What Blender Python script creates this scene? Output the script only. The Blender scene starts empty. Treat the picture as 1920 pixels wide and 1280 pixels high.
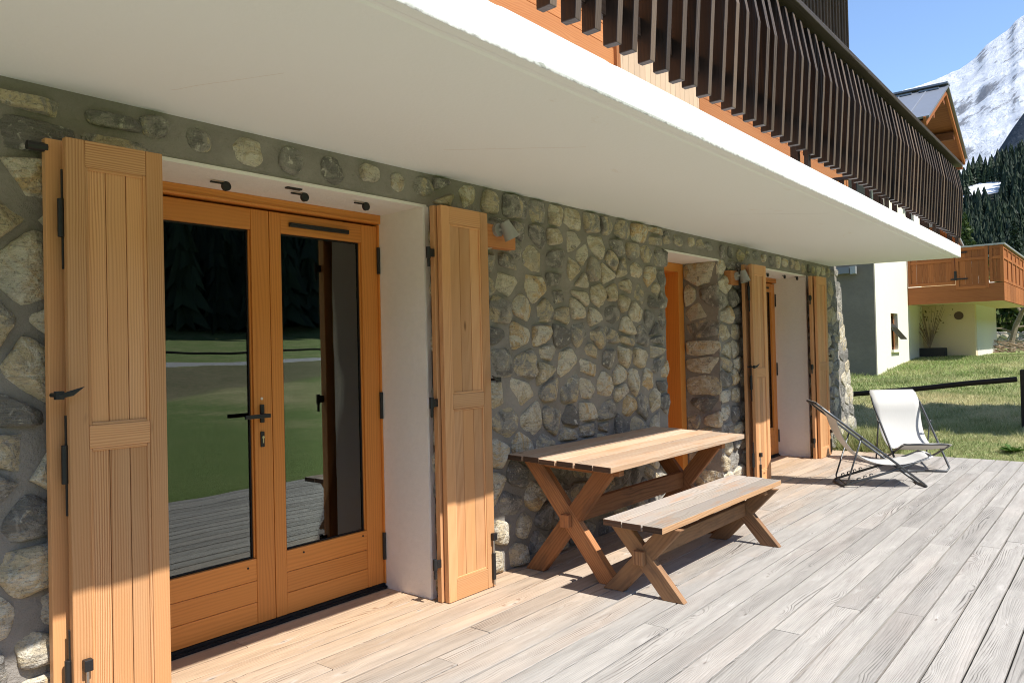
import bpy, bmesh, math, random
import numpy as np
from mathutils import Vector, Matrix, noise as mnoise
random.seed(7); rng = np.random.default_rng(7)
D = bpy.data; SC = bpy.context.scene; COL = SC.collection
PI = math.pi

# ------------------------------------------------------------------ camera
F_PX = 1427.65
YAW, PIT, ROL = [math.radians(a) for a in (50.7866, 0.7115, -1.3488)]
fw = Vector((math.cos(PIT)*math.sin(YAW), math.cos(PIT)*math.cos(YAW), math.sin(PIT)))
r0 = Vector((math.cos(YAW), -math.sin(YAW), 0)); u0 = r0.cross(fw)
rt = r0*math.cos(ROL)+u0*math.sin(ROL); up = u0*math.cos(ROL)-r0*math.sin(ROL)
cam = D.cameras.new('camera'); co = D.objects.new('camera', cam); COL.objects.link(co)
m = Matrix.Identity(4)
for i in range(3):
    m[i][0] = rt[i]; m[i][1] = up[i]; m[i][2] = -fw[i]
m.translation = (0, 0, 1.5)
co.matrix_world = m
cam.sensor_fit = 'HORIZONTAL'; cam.sensor_width = 36; cam.lens = F_PX/1920*36
cam.clip_start = .05; cam.clip_end = 12000
SC.camera = co

# ------------------------------------------------------------------ light
SUN_EL = math.atan2(1.41, 1.0)
w = D.worlds.new('World'); SC.world = w; w.use_nodes = True
nt = w.node_tree; nt.nodes.clear()
out = nt.nodes.new('ShaderNodeOutputWorld'); bg = nt.nodes.new('ShaderNodeBackground')
sky = nt.nodes.new('ShaderNodeTexSky'); sky.sky_type = 'NISHITA'; sky.sun_disc = False
sky.sun_elevation = SUN_EL; sky.sun_rotation = math.radians(180); sky.altitude = 1200
sky.air_density = 1.0; sky.dust_density = 0.5; sky.ozone_density = 3.0
bg.inputs[1].default_value = 0.14
nt.links.new(sky.outputs[0], bg.inputs[0]); nt.links.new(bg.outputs[0], out.inputs[0])
sl = D.lights.new('sun', 'SUN'); sl.energy = 3.9; sl.angle = math.radians(.5); sl.color = (1, .965, .90)
so = D.objects.new('sun', sl); COL.objects.link(so)
so.rotation_euler = (PI/2-SUN_EL, 0, math.radians(-0.4)); so.location = (0, -20, 30)
SC.view_settings.view_transform = 'Standard'; SC.view_settings.look = 'None'
SC.view_settings.exposure = 0.92; SC.view_settings.gamma = 1
SC.view_settings.use_curve_mapping = False
try:
    SC.cycles.max_bounces = 10; SC.cycles.diffuse_bounces = 5; SC.cycles.use_denoising = True; SC.cycles.filter_width = 1.05
    SC.cycles.caustics_reflective = False; SC.cycles.caustics_refractive = False
except Exception: pass

# ------------------------------------------------------------------ node helper
class G:
    def __init__(s, name):
        s.m = D.materials.new(name); s.m.use_nodes = True; s.t = s.m.node_tree; s.t.nodes.clear()
        s.o = s.t.nodes.new('ShaderNodeOutputMaterial')
    def put(s, node, key, v):
        if v is None: return
        inp = node.inputs[key]
        if isinstance(v, bpy.types.NodeSocket): s.t.links.new(v, inp)
        elif isinstance(v, (tuple, list)) and inp.type == 'RGBA' and len(v) == 3: inp.default_value = (*v, 1)
        else: inp.default_value = v
    def math(s, op, a, b=None, c=None, clamp=False):
        n = s.t.nodes.new('ShaderNodeMath'); n.operation = op; n.use_clamp = clamp
        s.put(n, 0, a); s.put(n, 1, b); s.put(n, 2, c); return n.outputs[0]
    def vec(s, x, y, z=0.0):
        n = s.t.nodes.new('ShaderNodeCombineXYZ'); s.put(n, 0, x); s.put(n, 1, y); s.put(n, 2, z); return n.outputs[0]
    def vscale(s, v, sc):
        n = s.t.nodes.new('ShaderNodeVectorMath'); n.operation = 'MULTIPLY'; s.put(n, 0, v); s.put(n, 1, sc); return n.outputs[0]
    def sep(s, v):
        n = s.t.nodes.new('ShaderNodeSeparateXYZ'); s.put(n, 0, v); return n.outputs
    def noise(s, v, scale=1, detail=3, rough=.55, dist=0, col=False):
        n = s.t.nodes.new('ShaderNodeTexNoise'); s.put(n, 'Vector', v); s.put(n, 'Scale', scale); s.put(n, 'Detail', detail)
        s.put(n, 'Roughness', rough); s.put(n, 'Distortion', dist); return n.outputs[1 if col else 0]
    def voro(s, v, scale=1, feature='F1', rand=1):
        n = s.t.nodes.new('ShaderNodeTexVoronoi'); n.feature = feature; s.put(n, 'Vector', v); s.put(n, 'Scale', scale)
        s.put(n, 'Randomness', rand); return n.outputs['Distance']
    def ramp(s, f, a, b, x0=0., x1=1.):
        n = s.t.nodes.new('ShaderNodeMapRange'); s.put(n, 0, f); s.put(n, 1, x0); s.put(n, 2, x1); s.put(n, 3, a); s.put(n, 4, b); return n.outputs[0]
    def mix(s, f, a, b, mode='MIX'):
        n = s.t.nodes.new('ShaderNodeMix'); n.data_type = 'RGBA'; n.blend_type = mode; n.clamp_factor = True
        s.put(n, 'Factor', f)
        for k, v in ((6, a), (7, b)): s.put(n, k, v)
        return n.outputs[2]
    def attr(s, name):
        n = s.t.nodes.new('ShaderNodeAttribute'); n.attribute_name = name; return n.outputs['Fac']
    def uv(s):
        n = s.t.nodes.new('ShaderNodeUVMap'); n.uv_map = 'UVMap'; return n.outputs[0]
    def pos(s):
        return s.t.nodes.new('ShaderNodeNewGeometry').outputs['Position']
    def nor(s):
        return s.t.nodes.new('ShaderNodeNewGeometry').outputs['Normal']
    def bump(s, h, strength=.3, dist=.01):
        n = s.t.nodes.new('ShaderNodeBump'); s.put(n, 'Height', h); s.put(n, 'Strength', strength); s.put(n, 'Distance', dist); return n.outputs[0]
    def bsdf(s, col, rough=.7, normal=None, spec=.4, metal=0, **kw):
        n = s.t.nodes.new('ShaderNodeBsdfPrincipled'); s.put(n, 'Base Color', col); s.put(n, 'Roughness', rough)
        s.put(n, 'Specular IOR Level', spec); s.put(n, 'Metallic', metal)
        if normal is not None: s.put(n, 'Normal', normal)
        for k, v in kw.items(): s.put(n, k, v)
        s.t.links.new(n.outputs[0], s.o.inputs[0]); return n.outputs[0]

def wood(name, light, dark, freq=60, amp=2.5, contrast=.55, rough=.55, tonevar=.3, bump=.25, knots=.0, hue=None, fine=.35, spec=.35, stain=None, sheen=0):
    g = G(name); uv = g.sep(g.uv()); u, v = uv[0], uv[1]; t = g.attr('tone')
    tz = g.math('MULTIPLY', t, 37.0)
    n1 = g.noise(g.vec(g.math('MULTIPLY', u, .9), g.math('MULTIPLY', v, 7), tz), 1, 2, .5)
    n2 = g.noise(g.vec(g.math('MULTIPLY', u, 3.5), g.math('MULTIPLY', v, 22), tz), 1, 2, .5)
    kd = None
    if knots:
        kd = g.voro(g.vec(g.math('MULTIPLY', u, 2.2), g.math('MULTIPLY', v, 6.5), tz), 1)
        kk = g.ramp(kd, 1, 0, 0, .34)
        kk = g.math('MULTIPLY', g.math('MAXIMUM', kk, 0), knots)
    ph = g.math('ADD', g.math('MULTIPLY', v, freq), g.math('MULTIPLY', n1, amp*2.2))
    ph = g.math('ADD', ph, g.math('MULTIPLY', n2, amp*.35))
    if kd is not None: ph = g.math('ADD', ph, g.math('MULTIPLY', kk, 2.2))
    ring = g.math('SINE', g.math('MULTIPLY', ph, 6.283))
    ring = g.math('POWER', g.ramp(ring, 0, 1, -1, 1), 1.6)
    ringamt = g.ramp(g.noise(g.vec(g.math('MULTIPLY', u, .7), g.math('MULTIPLY', v, 9), g.math('ADD', tz, 9)), 1, 2), .25, 1, .35, .65)
    ring = g.math('MULTIPLY', ring, ringamt)
    fn = g.noise(g.vec(g.math('MULTIPLY', u, 8), g.math('MULTIPLY', v, 420), tz), 1, 2, .6)
    f = g.math('ADD', g.math('MULTIPLY', ring, contrast), g.math('MULTIPLY', g.math('SUBTRACT', fn, .5), fine))
    col = g.mix(g.math('ADD', f, .12, clamp=True), light, dark)
    if hue is not None:
        col = g.mix(g.ramp(g.noise(g.vec(g.math('MULTIPLY', u, .8), g.math('MULTIPLY', v, 3), g.math('ADD', tz, 3)), 1, 3), 0, .9, .4, .68), col, hue)
    if stain is not None:
        col = g.mix(g.ramp(g.noise(g.vec(g.math('MULTIPLY', u, 2.5), g.math('MULTIPLY', v, 9), g.math('ADD', tz, 5)), 1, 4, .65), 0, .8, .52, .7), col, stain)
    br = g.ramp(t, 1-tonevar, 1+tonevar*.6)
    col = g.mix(1.0, col, g.vec(br, br, br), 'MULTIPLY')
    if kd is not None:
        km = g.ramp(g.noise(g.vec(g.math('MULTIPLY', u, 1.3), g.math('MULTIPLY', v, 4), g.math('ADD', tz, 21)), 1, 1), 0, 1, .50, .53)
        col = g.mix(g.math('MULTIPLY', g.ramp(kd, .85, 0, .035, .09), km), col, tuple(c*.38 for c in dark))
    h = g.math('SUBTRACT', 1, g.math('ADD', g.math('MULTIPLY', ring, .6), g.math('MULTIPLY', fn, .5)))
    g.bsdf(col, g.math('ADD', g.math('MULTIPLY', fn, .15), rough-.07), g.bump(h, bump, .003), spec)
    return g

def plain(name, col, rough=.6, metal=0, spec=.4, var=.15, scale=12, bump=.1, bdist=.004):
    g = G(name); p = g.pos(); n = g.noise(p, scale, 5, .6)
    c = g.mix(1.0, col, g.mix(n, (1-var,)*3, (1+var,)*3), 'MULTIPLY')
    g.bsdf(c, rough, g.bump(g.noise(p, scale*4, 4), bump, bdist), spec, metal); return g.m

M = {}
M['shutter'] = wood('larch_shutter_wood', (.74, .42, .21), (.42, .165, .055), freq=95, amp=2.0, contrast=.85, knots=.25, rough=.5, tonevar=.2, bump=.2, hue=(.66, .325, .135)).m
M['door'] = wood('varnished_door_wood', (.72, .28, .058), (.50, .155, .026), freq=55, amp=2.2, contrast=.5, rough=.38, tonevar=.12, bump=.08, fine=.2, spec=.45).m
M['table'] = wood('weathered_table_wood', (.46, .205, .082), (.17, .055, .018), freq=48, amp=2.6, contrast=.8, rough=.75, tonevar=.3, bump=.5, knots=.5, hue=(.40, .155, .055), stain=(.17, .085, .045)).m
M['tabletop'] = wood('bleached_table_top', (.58, .44, .32), (.27, .15, .085), freq=48, amp=2.6, contrast=.55, rough=.8, tonevar=.25, bump=.5, knots=.7, hue=(.52, .33, .20), stain=(.47, .27, .15)).m
M['benchtop'] = wood('bleached_bench_top', (.43, .375, .315), (.17, .13, .10), freq=48, amp=2.6, contrast=.6, rough=.82, tonevar=.25, bump=.5, knots=.7, hue=(.36, .31, .27), stain=(.40, .25, .16)).m
M['benchleg'] = wood('weathered_bench_wood', (.33, .175, .085), (.14, .058, .026), freq=48, amp=2.6, contrast=.65, rough=.8, tonevar=.3, bump=.5, knots=.5, hue=(.31, .18, .09), stain=(.15, .085, .05)).m
M['endgrain'] = wood('dark_end_grain', (.12, .062, .035), (.045, .025, .016), freq=60, contrast=.7, rough=.8, tonevar=.4, bump=.5).m
M['freshedge'] = wood('orange_board_edge', (.60, .36, .19), (.38, .19, .085), freq=60, contrast=.6, rough=.7, tonevar=.15, bump=.4, knots=.4).m
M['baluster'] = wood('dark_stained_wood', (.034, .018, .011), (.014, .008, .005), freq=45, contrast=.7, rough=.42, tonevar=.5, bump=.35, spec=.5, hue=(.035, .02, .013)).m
M['balfront'] = wood('sunlit_worn_edge', (.20, .145, .105), (.075, .048, .033), freq=60, contrast=.8, rough=.5, tonevar=.6, bump=.4, spec=.4, hue=(.13, .085, .055)).m  # sunlight and wear both put into the front colour; sides kept near black
M['railwood'] = wood('worn_handrail', (.080, .062, .050), (.03, .023, .018), freq=50, contrast=.8, rough=.5, tonevar=.3, bump=.4, spec=.4).m
M['cladding'] = wood('orange_larch_cladding', (.53, .23, .085), (.34, .115, .036), freq=48, contrast=.6, rough=.55, tonevar=.3, bump=.25, knots=.4, hue=(.45, .17, .055)).m
M['creamboard'] = wood('pale_painted_board', (.62, .46, .31), (.5, .35, .22), freq=60, contrast=.5, rough=.55, tonevar=.12, bump=.15).m
M['greyboard'] = wood('brown_aged_board', (.16, .105, .08), (.09, .055, .04), freq=50, contrast=.6, rough=.75, tonevar=.3, bump=.3).m
M['panel'] = wood('red_brown_balcony_wood', (.40, .14, .042), (.23, .068, .018), freq=30, contrast=.55, rough=.65, tonevar=.25, bump=.2, knots=.4).m
M['soffitwood'] = wood('red_brown_roof_boarding', (.25, .088, .03), (.15, .045, .013), freq=30, contrast=.5, rough=.6, tonevar=.3, bump=.2).m
M['darkrail'] = wood('dark_fence_wood', (.035, .024, .018), (.013, .01, .008), freq=40, contrast=.6, rough=.8, tonevar=.3, bump=.4).m
M['iron'] = plain('black_wrought_iron', (.012, .012, .013), .45, .0, .5, .2, 60, .2, .002)
M['rubber'] = plain('black_seal', (.008, .008, .009), .6)
M['grey_metal'] = plain('grey_steel_tube', (.085, .088, .092), .38, .55, .5, .1, 40, .05)
M['bolt_metal'] = plain('bare_steel', (.45, .45, .44), .3, 1.0)
M['lampgrey'] = plain('grey_lamp_enamel', (.34, .335, .315), .5, .0, .5, .06, 30, .05)
M['brass'] = plain('brass_cylinder', (.55, .48, .30), .35, .8)
M['pegwhite'] = plain('white_peg', (.75, .68, .55), .5)
M['roofmetal'] = plain('grey_sheet_metal', (.22, .235, .265), .42, .2, .5, .12, 3, .05)
M['zinc'] = plain('pale_zinc', (.45, .47, .47), .45, .5)
M['dirtpot'] = plain('dark_plastic_pot', (.03, .028, .026), .7)
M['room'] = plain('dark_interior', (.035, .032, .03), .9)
M['bark'] = plain('grey_bark', (.30, .25, .19), .9, 0, .2, .5, 14, .8, .02)
M['twig'] = plain('dry_twig', (.30, .22, .15), .9, 0, .2, .4, 20, .5)
M['tyre'] = plain('tyre_rubber', (.02, .02, .02), .8)
M['carpaint'] = plain('dark_red_car_paint', (.10, .012, .012), .3, 0, .6, .02, 3, 0)
M['carglass'] = plain('car_glass', (.02, .022, .025), .1, 0, .7, 0, 1, 0)
M['carlight'] = plain('car_lamp_lens', (.5, .5, .5), .15, 0, .7, 0, 1, 0)
M['road'] = plain('pale_gravel_road', (.42, .41, .39), .9, 0, .2, .15, 3, .2, .02)

def m_plaster(name, col, bumpS=.4, scale=60, stain=.0, dirt=(.35, .33, .28)):
    g = G(name); p = g.pos()
    n = g.noise(p, 1.3, 5, .65)
    c = g.mix(g.ramp(n, 0, stain, .45, .75), col, dirt)
    c = g.mix(1.0, c, g.mix(g.noise(p, 25, 4), (.94, .94, .94), (1.04, 1.04, 1.04)), 'MULTIPLY')
    h = g.math('ADD', g.noise(p, scale, 4, .65), g.math('MULTIPLY', g.noise(p, scale*.25, 3), .6))
    g.bsdf(c, .85, g.bump(h, bumpS, .006), .25); return g.m
M['plaster'] = m_plaster('white_reveal_plaster', (.84, .79, .74), .55, 55, .12, (.68, .62, .56))
M['render_cream'] = m_plaster('cream_render', (.70, .565, .37), .3, 30, .1, (.6, .47, .28))
M['render_pier'] = m_plaster('grey_cream_render', (.70, .67, .58), .3, 30, .1, (.55, .5, .4))
M['render_white'] = m_plaster('pale_cream_render', (.78, .75, .62), .3, 30, .1, (.6, .55, .4))
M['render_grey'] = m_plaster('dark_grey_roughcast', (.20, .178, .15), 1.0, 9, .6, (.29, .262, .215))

def m_soffit():
    g = G('painted_concrete'); p = g.pos(); s = g.sep(p); nz = g.sep(g.nor())[2]
    n = g.noise(p, .7, 5, .6)
    c = g.mix(g.ramp(n, 0, .35, .4, .7), (.86, .87, .885), (.83, .84, .85))
    # rusty leak stains and a construction joint on the underside
    st = g.noise(g.vec(g.math('MULTIPLY', s[0], .9), g.math('MULTIPLY', s[1], 3.0), 0), 1, 6, .7, 1.5)
    c = g.mix(g.math('MULTIPLY', g.ramp(st, 0, .8, .64, .74), .45), c, (.62, .49, .34))
    def line(x0, y0, x1, y1, wd):
        L = math.hypot(x1-x0, y1-y0); a, b = -(y1-y0)/L, (x1-x0)/L
        wob = g.math('MULTIPLY', g.math('SUBTRACT', g.noise(p, 7, 3), .5), .03)
        d = g.math('ADD', g.math('ADD', g.math('MULTIPLY', s[0], a), g.math('MULTIPLY', s[1], b)), g.math('SUBTRACT', wob, a*x0+b*y0))
        al = g.math('ADD', g.math('MULTIPLY', g.math('SUBTRACT', s[0], x0), (x1-x0)/L/L), g.math('MULTIPLY', g.math('SUBTRACT', s[1], y0), (y1-y0)/L/L))
        inside = g.math('MULTIPLY', g.math('GREATER_THAN', al, 0), g.math('LESS_THAN', al, 1))
        return g.math('MULTIPLY', inside, g.math('LESS_THAN', g.math('ABSOLUTE', d), wd))
    under = g.math('LESS_THAN', nz, -.5)
    c = g.mix(g.math('MULTIPLY', g.math('MULTIPLY', line(6.15, 2.62, 6.75, 1.98, .0025), under), .5), c, (.2, .19, .17))
    c = g.mix(g.math('MULTIPLY', g.math('MULTIPLY', line(1.55, 3.05, 1.75, 2.55, .0025), under), .22), c, (.5, .33, .2))
    c = g.mix(g.math('MULTIPLY', g.math('MULTIPLY', line(3.0, 2.9, 3.5, 2.3, .003), under), .3), c, (.5, .33, .2))
    # grubby lower lip of the fascia
    front = g.math('LESS_THAN', g.sep(g.nor())[1], -.5)
    c = g.mix(g.math('MULTIPLY', front, .9), c, (.86, .85, .83))
    lip = g.math('MULTIPLY', front, g.ramp(g.math('ADD', s[2], g.math('MULTIPLY', g.noise(p, 30, 4), .02)), 1, 0, 2.618, 2.626))
    c = g.mix(g.math('MULTIPLY', lip, .8), c, (.2, .18, .15))
    chip = g.noise(g.vscale(p, (3, 3, 14)), 3, 5, .7)
    c = g.mix(g.math('MULTIPLY', front, g.ramp(chip, 0, .55, .68, .72)), c, (.42, .40, .36))
    g.bsdf(c, .85, g.bump(g.math('ADD', g.noise(p, 45, 4), g.math('MULTIPLY', g.noise(p, 4, 3), .8)), .18, .006), .2); return g.m
M['slab'] = m_soffit()

def m_stone():
    g = G('fieldstone'); p = g.pos(); t = g.attr('tone')
    off = g.vec(g.math('MULTIPLY', t, 31), g.math('MULTIPLY', t, 17), 0)
    va = g.t.nodes.new('ShaderNodeVectorMath'); g.put(va, 0, p); g.put(va, 1, off); q = va.outputs[0]
    n1 = g.noise(q, 6.5, 6, .66, 1.2); n2 = g.noise(q, 22, 5, .68, .5); n3 = g.noise(q, 95, 3, .6); n4 = g.noise(q, 3.0, 3, .6)
    band = g.noise(g.vscale(q, (8, 8, 46)), 1, 5, .65, 1.2)
    sel = g.math('ADD', g.math('MULTIPLY', t, .88), g.math('MULTIPLY', g.math('SUBTRACT', n1, .50), 1.6))
    c = g.mix(g.ramp(sel, 0, 1, .10, .22), (.185, .175, .16), (.33, .31, .275))
    c = g.mix(g.ramp(sel, 0, 1, .30, .40), c, (.52, .435, .295))
    c = g.mix(g.ramp(sel, 0, 1, .54, .66), c, (.64, .585, .47))
    c = g.mix(g.ramp(sel, 0, .8, .78, .92), c, (.55, .37, .17))
    c = g.mix(g.ramp(band, 0, .65, .54, .66), c, (.27, .255, .23))
    c = g.mix(g.ramp(n4, 0, .6, .56, .66), c, (.43, .405, .36))
    c = g.mix(g.ramp(n2, 0, .8, .58, .68), c, (.70, .665, .58))
    c = g.mix(g.ramp(n2, .8, 0, .30, .41), c, (.13, .122, .11))
    c = g.mix(g.ramp(n3, 0, .5, .57, .66), c, (.14, .133, .12))
    h = g.math('ADD', g.math('ADD', g.math('MULTIPLY', n2, 1.1), g.math('MULTIPLY', n3, .4)), g.math('MULTIPLY', band, .8))
    g.bsdf(c, .85, g.bump(h, 1.0, .02), .25); return g.m
def m_mortar():
    g = G('mortar'); p = g.pos(); z = g.sep(p)[2]
    n1 = g.noise(p, 3, 5, .65); n2 = g.noise(p, 45, 5, .65)
    c = g.mix(g.ramp(n1, 0, 1, .35, .65), (.315, .288, .258), (.225, .205, .182))
    c = g.mix(g.ramp(n2, 0, .5, .55, .75), c, (.34, .315, .27))
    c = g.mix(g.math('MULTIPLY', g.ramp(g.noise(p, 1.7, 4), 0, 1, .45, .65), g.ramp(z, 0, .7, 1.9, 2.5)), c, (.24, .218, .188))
    g.bsdf(c, .9, g.bump(g.math('ADD', n2, g.math('MULTIPLY', g.noise(p, 10, 4), .8)), .8, .014), .2); return g.m
M['stone'] = m_stone(); M['mortar'] = m_mortar()

def m_deck():
    g = G('larch_decking'); uv = g.sep(g.uv()); u, v = uv[0], uv[1]; t = g.attr('tone'); tz = g.math('MULTIPLY', t, 37.)
    y = g.sep(g.pos())[1]
    # cathedral grain, knots, weathering
    n1 = g.noise(g.vec(g.math('MULTIPLY', u, .55), g.math('MULTIPLY', v, 6), tz), 1, 1.2, .5)
    n2 = g.noise(g.vec(g.math('MULTIPLY', u, 3), g.math('MULTIPLY', v, 20), tz), 1, 2, .5)
    kv = g.vec(g.math('MULTIPLY', u, 2.6), g.math('MULTIPLY', v, 9.0), tz)
    kd = g.voro(kv, 1)
    kk = g.math('MAXIMUM', g.ramp(kd, 1, 0, 0, .4), 0)
    ph = g.math('ADD', g.math('MULTIPLY', v, 80), g.math('ADD', g.math('MULTIPLY', n1, 13), g.math('ADD', g.math('MULTIPLY', n2, .55), g.math('MULTIPLY', kk, 3.0))))
    ring = g.math('POWER', g.ramp(g.math('SINE', g.math('MULTIPLY', ph, 6.283)), 0, 1, -1, 1), 3.5)
    patch = g.ramp(g.noise(g.vec(g.math('MULTIPLY', u, 1.1), g.math('MULTIPLY', v, 8), g.math('ADD', tz, 4)), 1, 3, .6), 0, 1, .50, .74)
    fn = g.noise(g.vec(g.math('MULTIPLY', u, 10), g.math('MULTIPLY', v, 420), tz), 1, 2, .6)
    f = g.math('ADD', g.math('MULTIPLY', g.math('MULTIPLY', ring, patch), 1.15), g.math('MULTIPLY', g.math('SUBTRACT', fn, .5), .9), clamp=True)
    grey = g.mix(f, (.36, .335, .303), (.055, .047, .042))
    warmc = g.mix(f, (.49, .345, .225), (.26, .145, .08))
    blotch = g.noise(g.vec(g.math('MULTIPLY', u, .8), g.math('MULTIPLY', v, 3), g.math('ADD', tz, 8)), 1, 3)
    grey = g.mix(g.ramp(blotch, 0, .6, .5, .72), grey, g.mix(f, (.39, .345, .305), (.2, .155, .125)))
    wm = g.ramp(g.math('ADD', y, g.math('MULTIPLY', g.math('SUBTRACT', blotch, .5), 1.0)), 0, 1, 2.2, 3.5)
    c = g.mix(wm, grey, warmc)
    # silvery streaks round the knots
    halo = g.math('MULTIPLY', g.ramp(kd, 1, 0, .05, .3), g.ramp(g.noise(g.vec(g.math('MULTIPLY', u, 9), g.math('MULTIPLY', v, 30), tz), 1, 3), 0, 1, .48, .62))
    c = g.mix(g.math('MULTIPLY', halo, .45), c, (.56, .535, .50))
    c = g.mix(g.ramp(kd, .8, 0, .03, .075), c, (.17, .14, .12))
    st = g.noise(g.vec(g.math('MULTIPLY', u, 1.6), g.math('MULTIPLY', v, 16), g.math('ADD', tz, 12)), 1, 4, .65)
    br = g.math('MULTIPLY', g.ramp(t, .88, 1.10), g.ramp(st, .83, 1.10, .3, .62)); c = g.mix(1.0, c, g.vec(br, br, br), 'MULTIPLY')
    h = g.math('SUBTRACT', 1, g.math('ADD', g.math('MULTIPLY', ring, .6), g.math('MULTIPLY', fn, .6)))
    g.bsdf(c, .78, g.bump(h, .45, .003), .3); return g.m
M['deck'] = m_deck()

def m_glass():
    g = G('window_glass'); t = g.t
    lw = t.nodes.new('ShaderNodeFresnel'); lw.inputs['IOR'].default_value = 1.62
    gl = t.nodes.new('ShaderNodeBsdfGlossy'); gl.inputs['Roughness'].default_value = .0; gl.inputs['Color'].default_value = (.92, .94, .93, 1)
    tr = t.nodes.new('ShaderNodeBsdfTransparent'); tr.inputs[0].default_value = (.62, .66, .64, 1)
    p = g.pos()
    bmp = g.bump(g.noise(p, 1.2, 2), .06, .02); t.links.new(bmp, gl.inputs['Normal'])
    f = g.math('ADD', g.math('MULTIPLY', lw.outputs[0], 1.35), .03, clamp=True)
    mx = t.nodes.new('ShaderNodeMixShader'); t.links.new(f, mx.inputs[0]); t.links.new(tr.outputs[0], mx.inputs[1]); t.links.new(gl.outputs[0], mx.inputs[2])
    t.links.new(mx.outputs[0], g.o.inputs[0]); return g.m
M['glass'] = m_glass()

def m_fabric():
    g = G('white_mesh_fabric'); uv = g.uv(); n = g.noise(g.vscale(uv, (14, 160, 1)), 1, 4, .6)
    wv = g.noise(g.vscale(uv, (400, 400, 1)), 1, 1)
    c = g.mix(n, (.60, .59, .565), (.71, .70, .67))
    t = g.t; b = t.nodes.new('ShaderNodeBsdfPrincipled'); g.put(b, 'Base Color', c); g.put(b, 'Roughness', .75)
    g.put(b, 'Normal', g.bump(wv, .25, .002))
    tl = t.nodes.new('ShaderNodeBsdfTranslucent'); g.put(tl, 0, (.66, .6, .53))
    mx = t.nodes.new('ShaderNodeMixShader'); mx.inputs[0].default_value = .3
    t.links.new(b.outputs[0], mx.inputs[1]); t.links.new(tl.outputs[0], mx.inputs[2]); t.links.new(mx.outputs[0], g.o.inputs[0]); return g.m
M['fabric'] = m_fabric()

def m_leaf(name, a, b, trans=.25):
    g = G(name); t = g.attr('tone'); c = g.mix(t, a, b)
    tt = g.t; d = tt.nodes.new('ShaderNodeBsdfPrincipled'); g.put(d, 'Base Color', c); g.put(d, 'Roughness', .6); g.put(d, 'Specular IOR Level', .25)
    tl = tt.nodes.new('ShaderNodeBsdfTranslucent'); tt.links.new(c, tl.inputs[0])
    mx = tt.nodes.new('ShaderNodeMixShader'); mx.inputs[0].default_value = trans
    tt.links.new(d.outputs[0], mx.inputs[1]); tt.links.new(tl.outputs[0], mx.inputs[2]); tt.links.new(mx.outputs[0], g.o.inputs[0]); return g.m
M['grass'] = m_leaf('grass_blades', (.155, .235, .06), (.64, .56, .32), .35)
M['conifer'] = m_leaf('conifer_needles', (.010, .021, .012), (.035, .055, .024), .1)
M['bush'] = m_leaf('garden_conifer_leaves', (.03, .055, .016), (.11, .14, .035), .2)
M['herb'] = m_leaf('dandelion_leaves', (.05, .12, .015), (.12, .21, .04), .3)
M['shade_shrub'] = m_leaf('sparse_shrub_leaves', (.12, .10, .04), (.22, .17, .07), .2)

def m_ground():
    g = G('ground_turf'); p = g.pos(); s = g.sep(p)
    n1 = g.noise(p, .55, 6, .65); n2 = g.noise(p, 5, 5, .7); n3 = g.noise(p, 60, 3, .7)
    green = g.mix(n3, (.13, .19, .05), (.235, .31, .10))
    straw = g.mix(n3, (.40, .345, .165), (.58, .50, .28))
    dry = g.ramp(g.math('ADD', g.math('MULTIPLY', n1, .7), g.math('MULTIPLY', n2, .4)), 0, 1, .52, .68)
    # slope in front of the fence is browner
    d2 = g.math('MULTIPLY', g.ramp(s[0], 0, 1, 12.2, 13.5), g.ramp(s[0], 1, 0, 16.5, 19))
    dry = g.math('MULTIPLY', dry, g.math('MAXIMUM', g.ramp(s[0], 0, 1, 8, 11), g.ramp(s[1], 1, .12, -17, -14)))
    dry = g.math('ADD', g.math('MULTIPLY', dry, .55), g.math('MULTIPLY', g.math('MULTIPLY', d2, n2), .9), clamp=True)
    # dead grass on the road bank
    bank = g.math('MULTIPLY', g.ramp(s[1], 1, 0, -19, -18), g.ramp(s[1], 0, 1, -26, -24.5))
    c = g.mix(dry, green, straw)
    c = g.mix(g.math('MULTIPLY', bank, .75), c, g.mix(n2, (.10, .09, .045), (.30, .25, .16)))
    far = g.math('MAXIMUM', g.ramp(s[0], 0, 1, 60, 110), g.ramp(s[1], 0, 1, -70, -90))
    c = g.mix(g.math('MULTIPLY', far, g.ramp(s[0], 1, 1, 0, 1)), c, g.mix(n2, (.02, .024, .014), (.06, .05, .03)))
    # snow lying on the forest clearing
    sn = g.attr('snow'); c = g.mix(sn, c, (.86, .87, .9))
    g.bsdf(c, .95, g.bump(g.math('ADD', n3, g.math('MULTIPLY', n2, 1.5)), .8, .03), .15); return g.m
M['ground'] = m_ground()

def m_mountain():
    g = G('snow_and_rock'); p = g.pos(); nz = g.sep(g.nor())[2]
    sp = g.sep(p); pd = g.vec(sp[0], g.math('ADD', sp[1], g.math('MULTIPLY', sp[2], .75)), g.math('MULTIPLY', g.math('SUBTRACT', sp[2], g.math('MULTIPLY', sp[1], .75)), .38)); a = g.noise(pd, .011, 9, .74, .4); b = g.noise(pd, .05, 6, .75)
    k = g.math('ADD', g.math('MULTIPLY', g.math('SUBTRACT', a, .5), 1.5), g.math('MULTIPLY', g.math('SUBTRACT', b, .5), 1.3))
    k = g.math('ADD', k, g.ramp(nz, .42, -.5, .40, .85))
    rock = g.ramp(k, 0, 1, -.09, .05)
    c = g.mix(g.math('MULTIPLY', rock, .85), (.78, .80, .845), g.mix(b, (.15, .16, .19), (.30, .29, .29)))
    g.bsdf(c, .8, g.bump(g.math('ADD', a, g.math('MULTIPLY', b, .4)), .9, 40), .2); return g.m
M['mountain'] = m_mountain()

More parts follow.
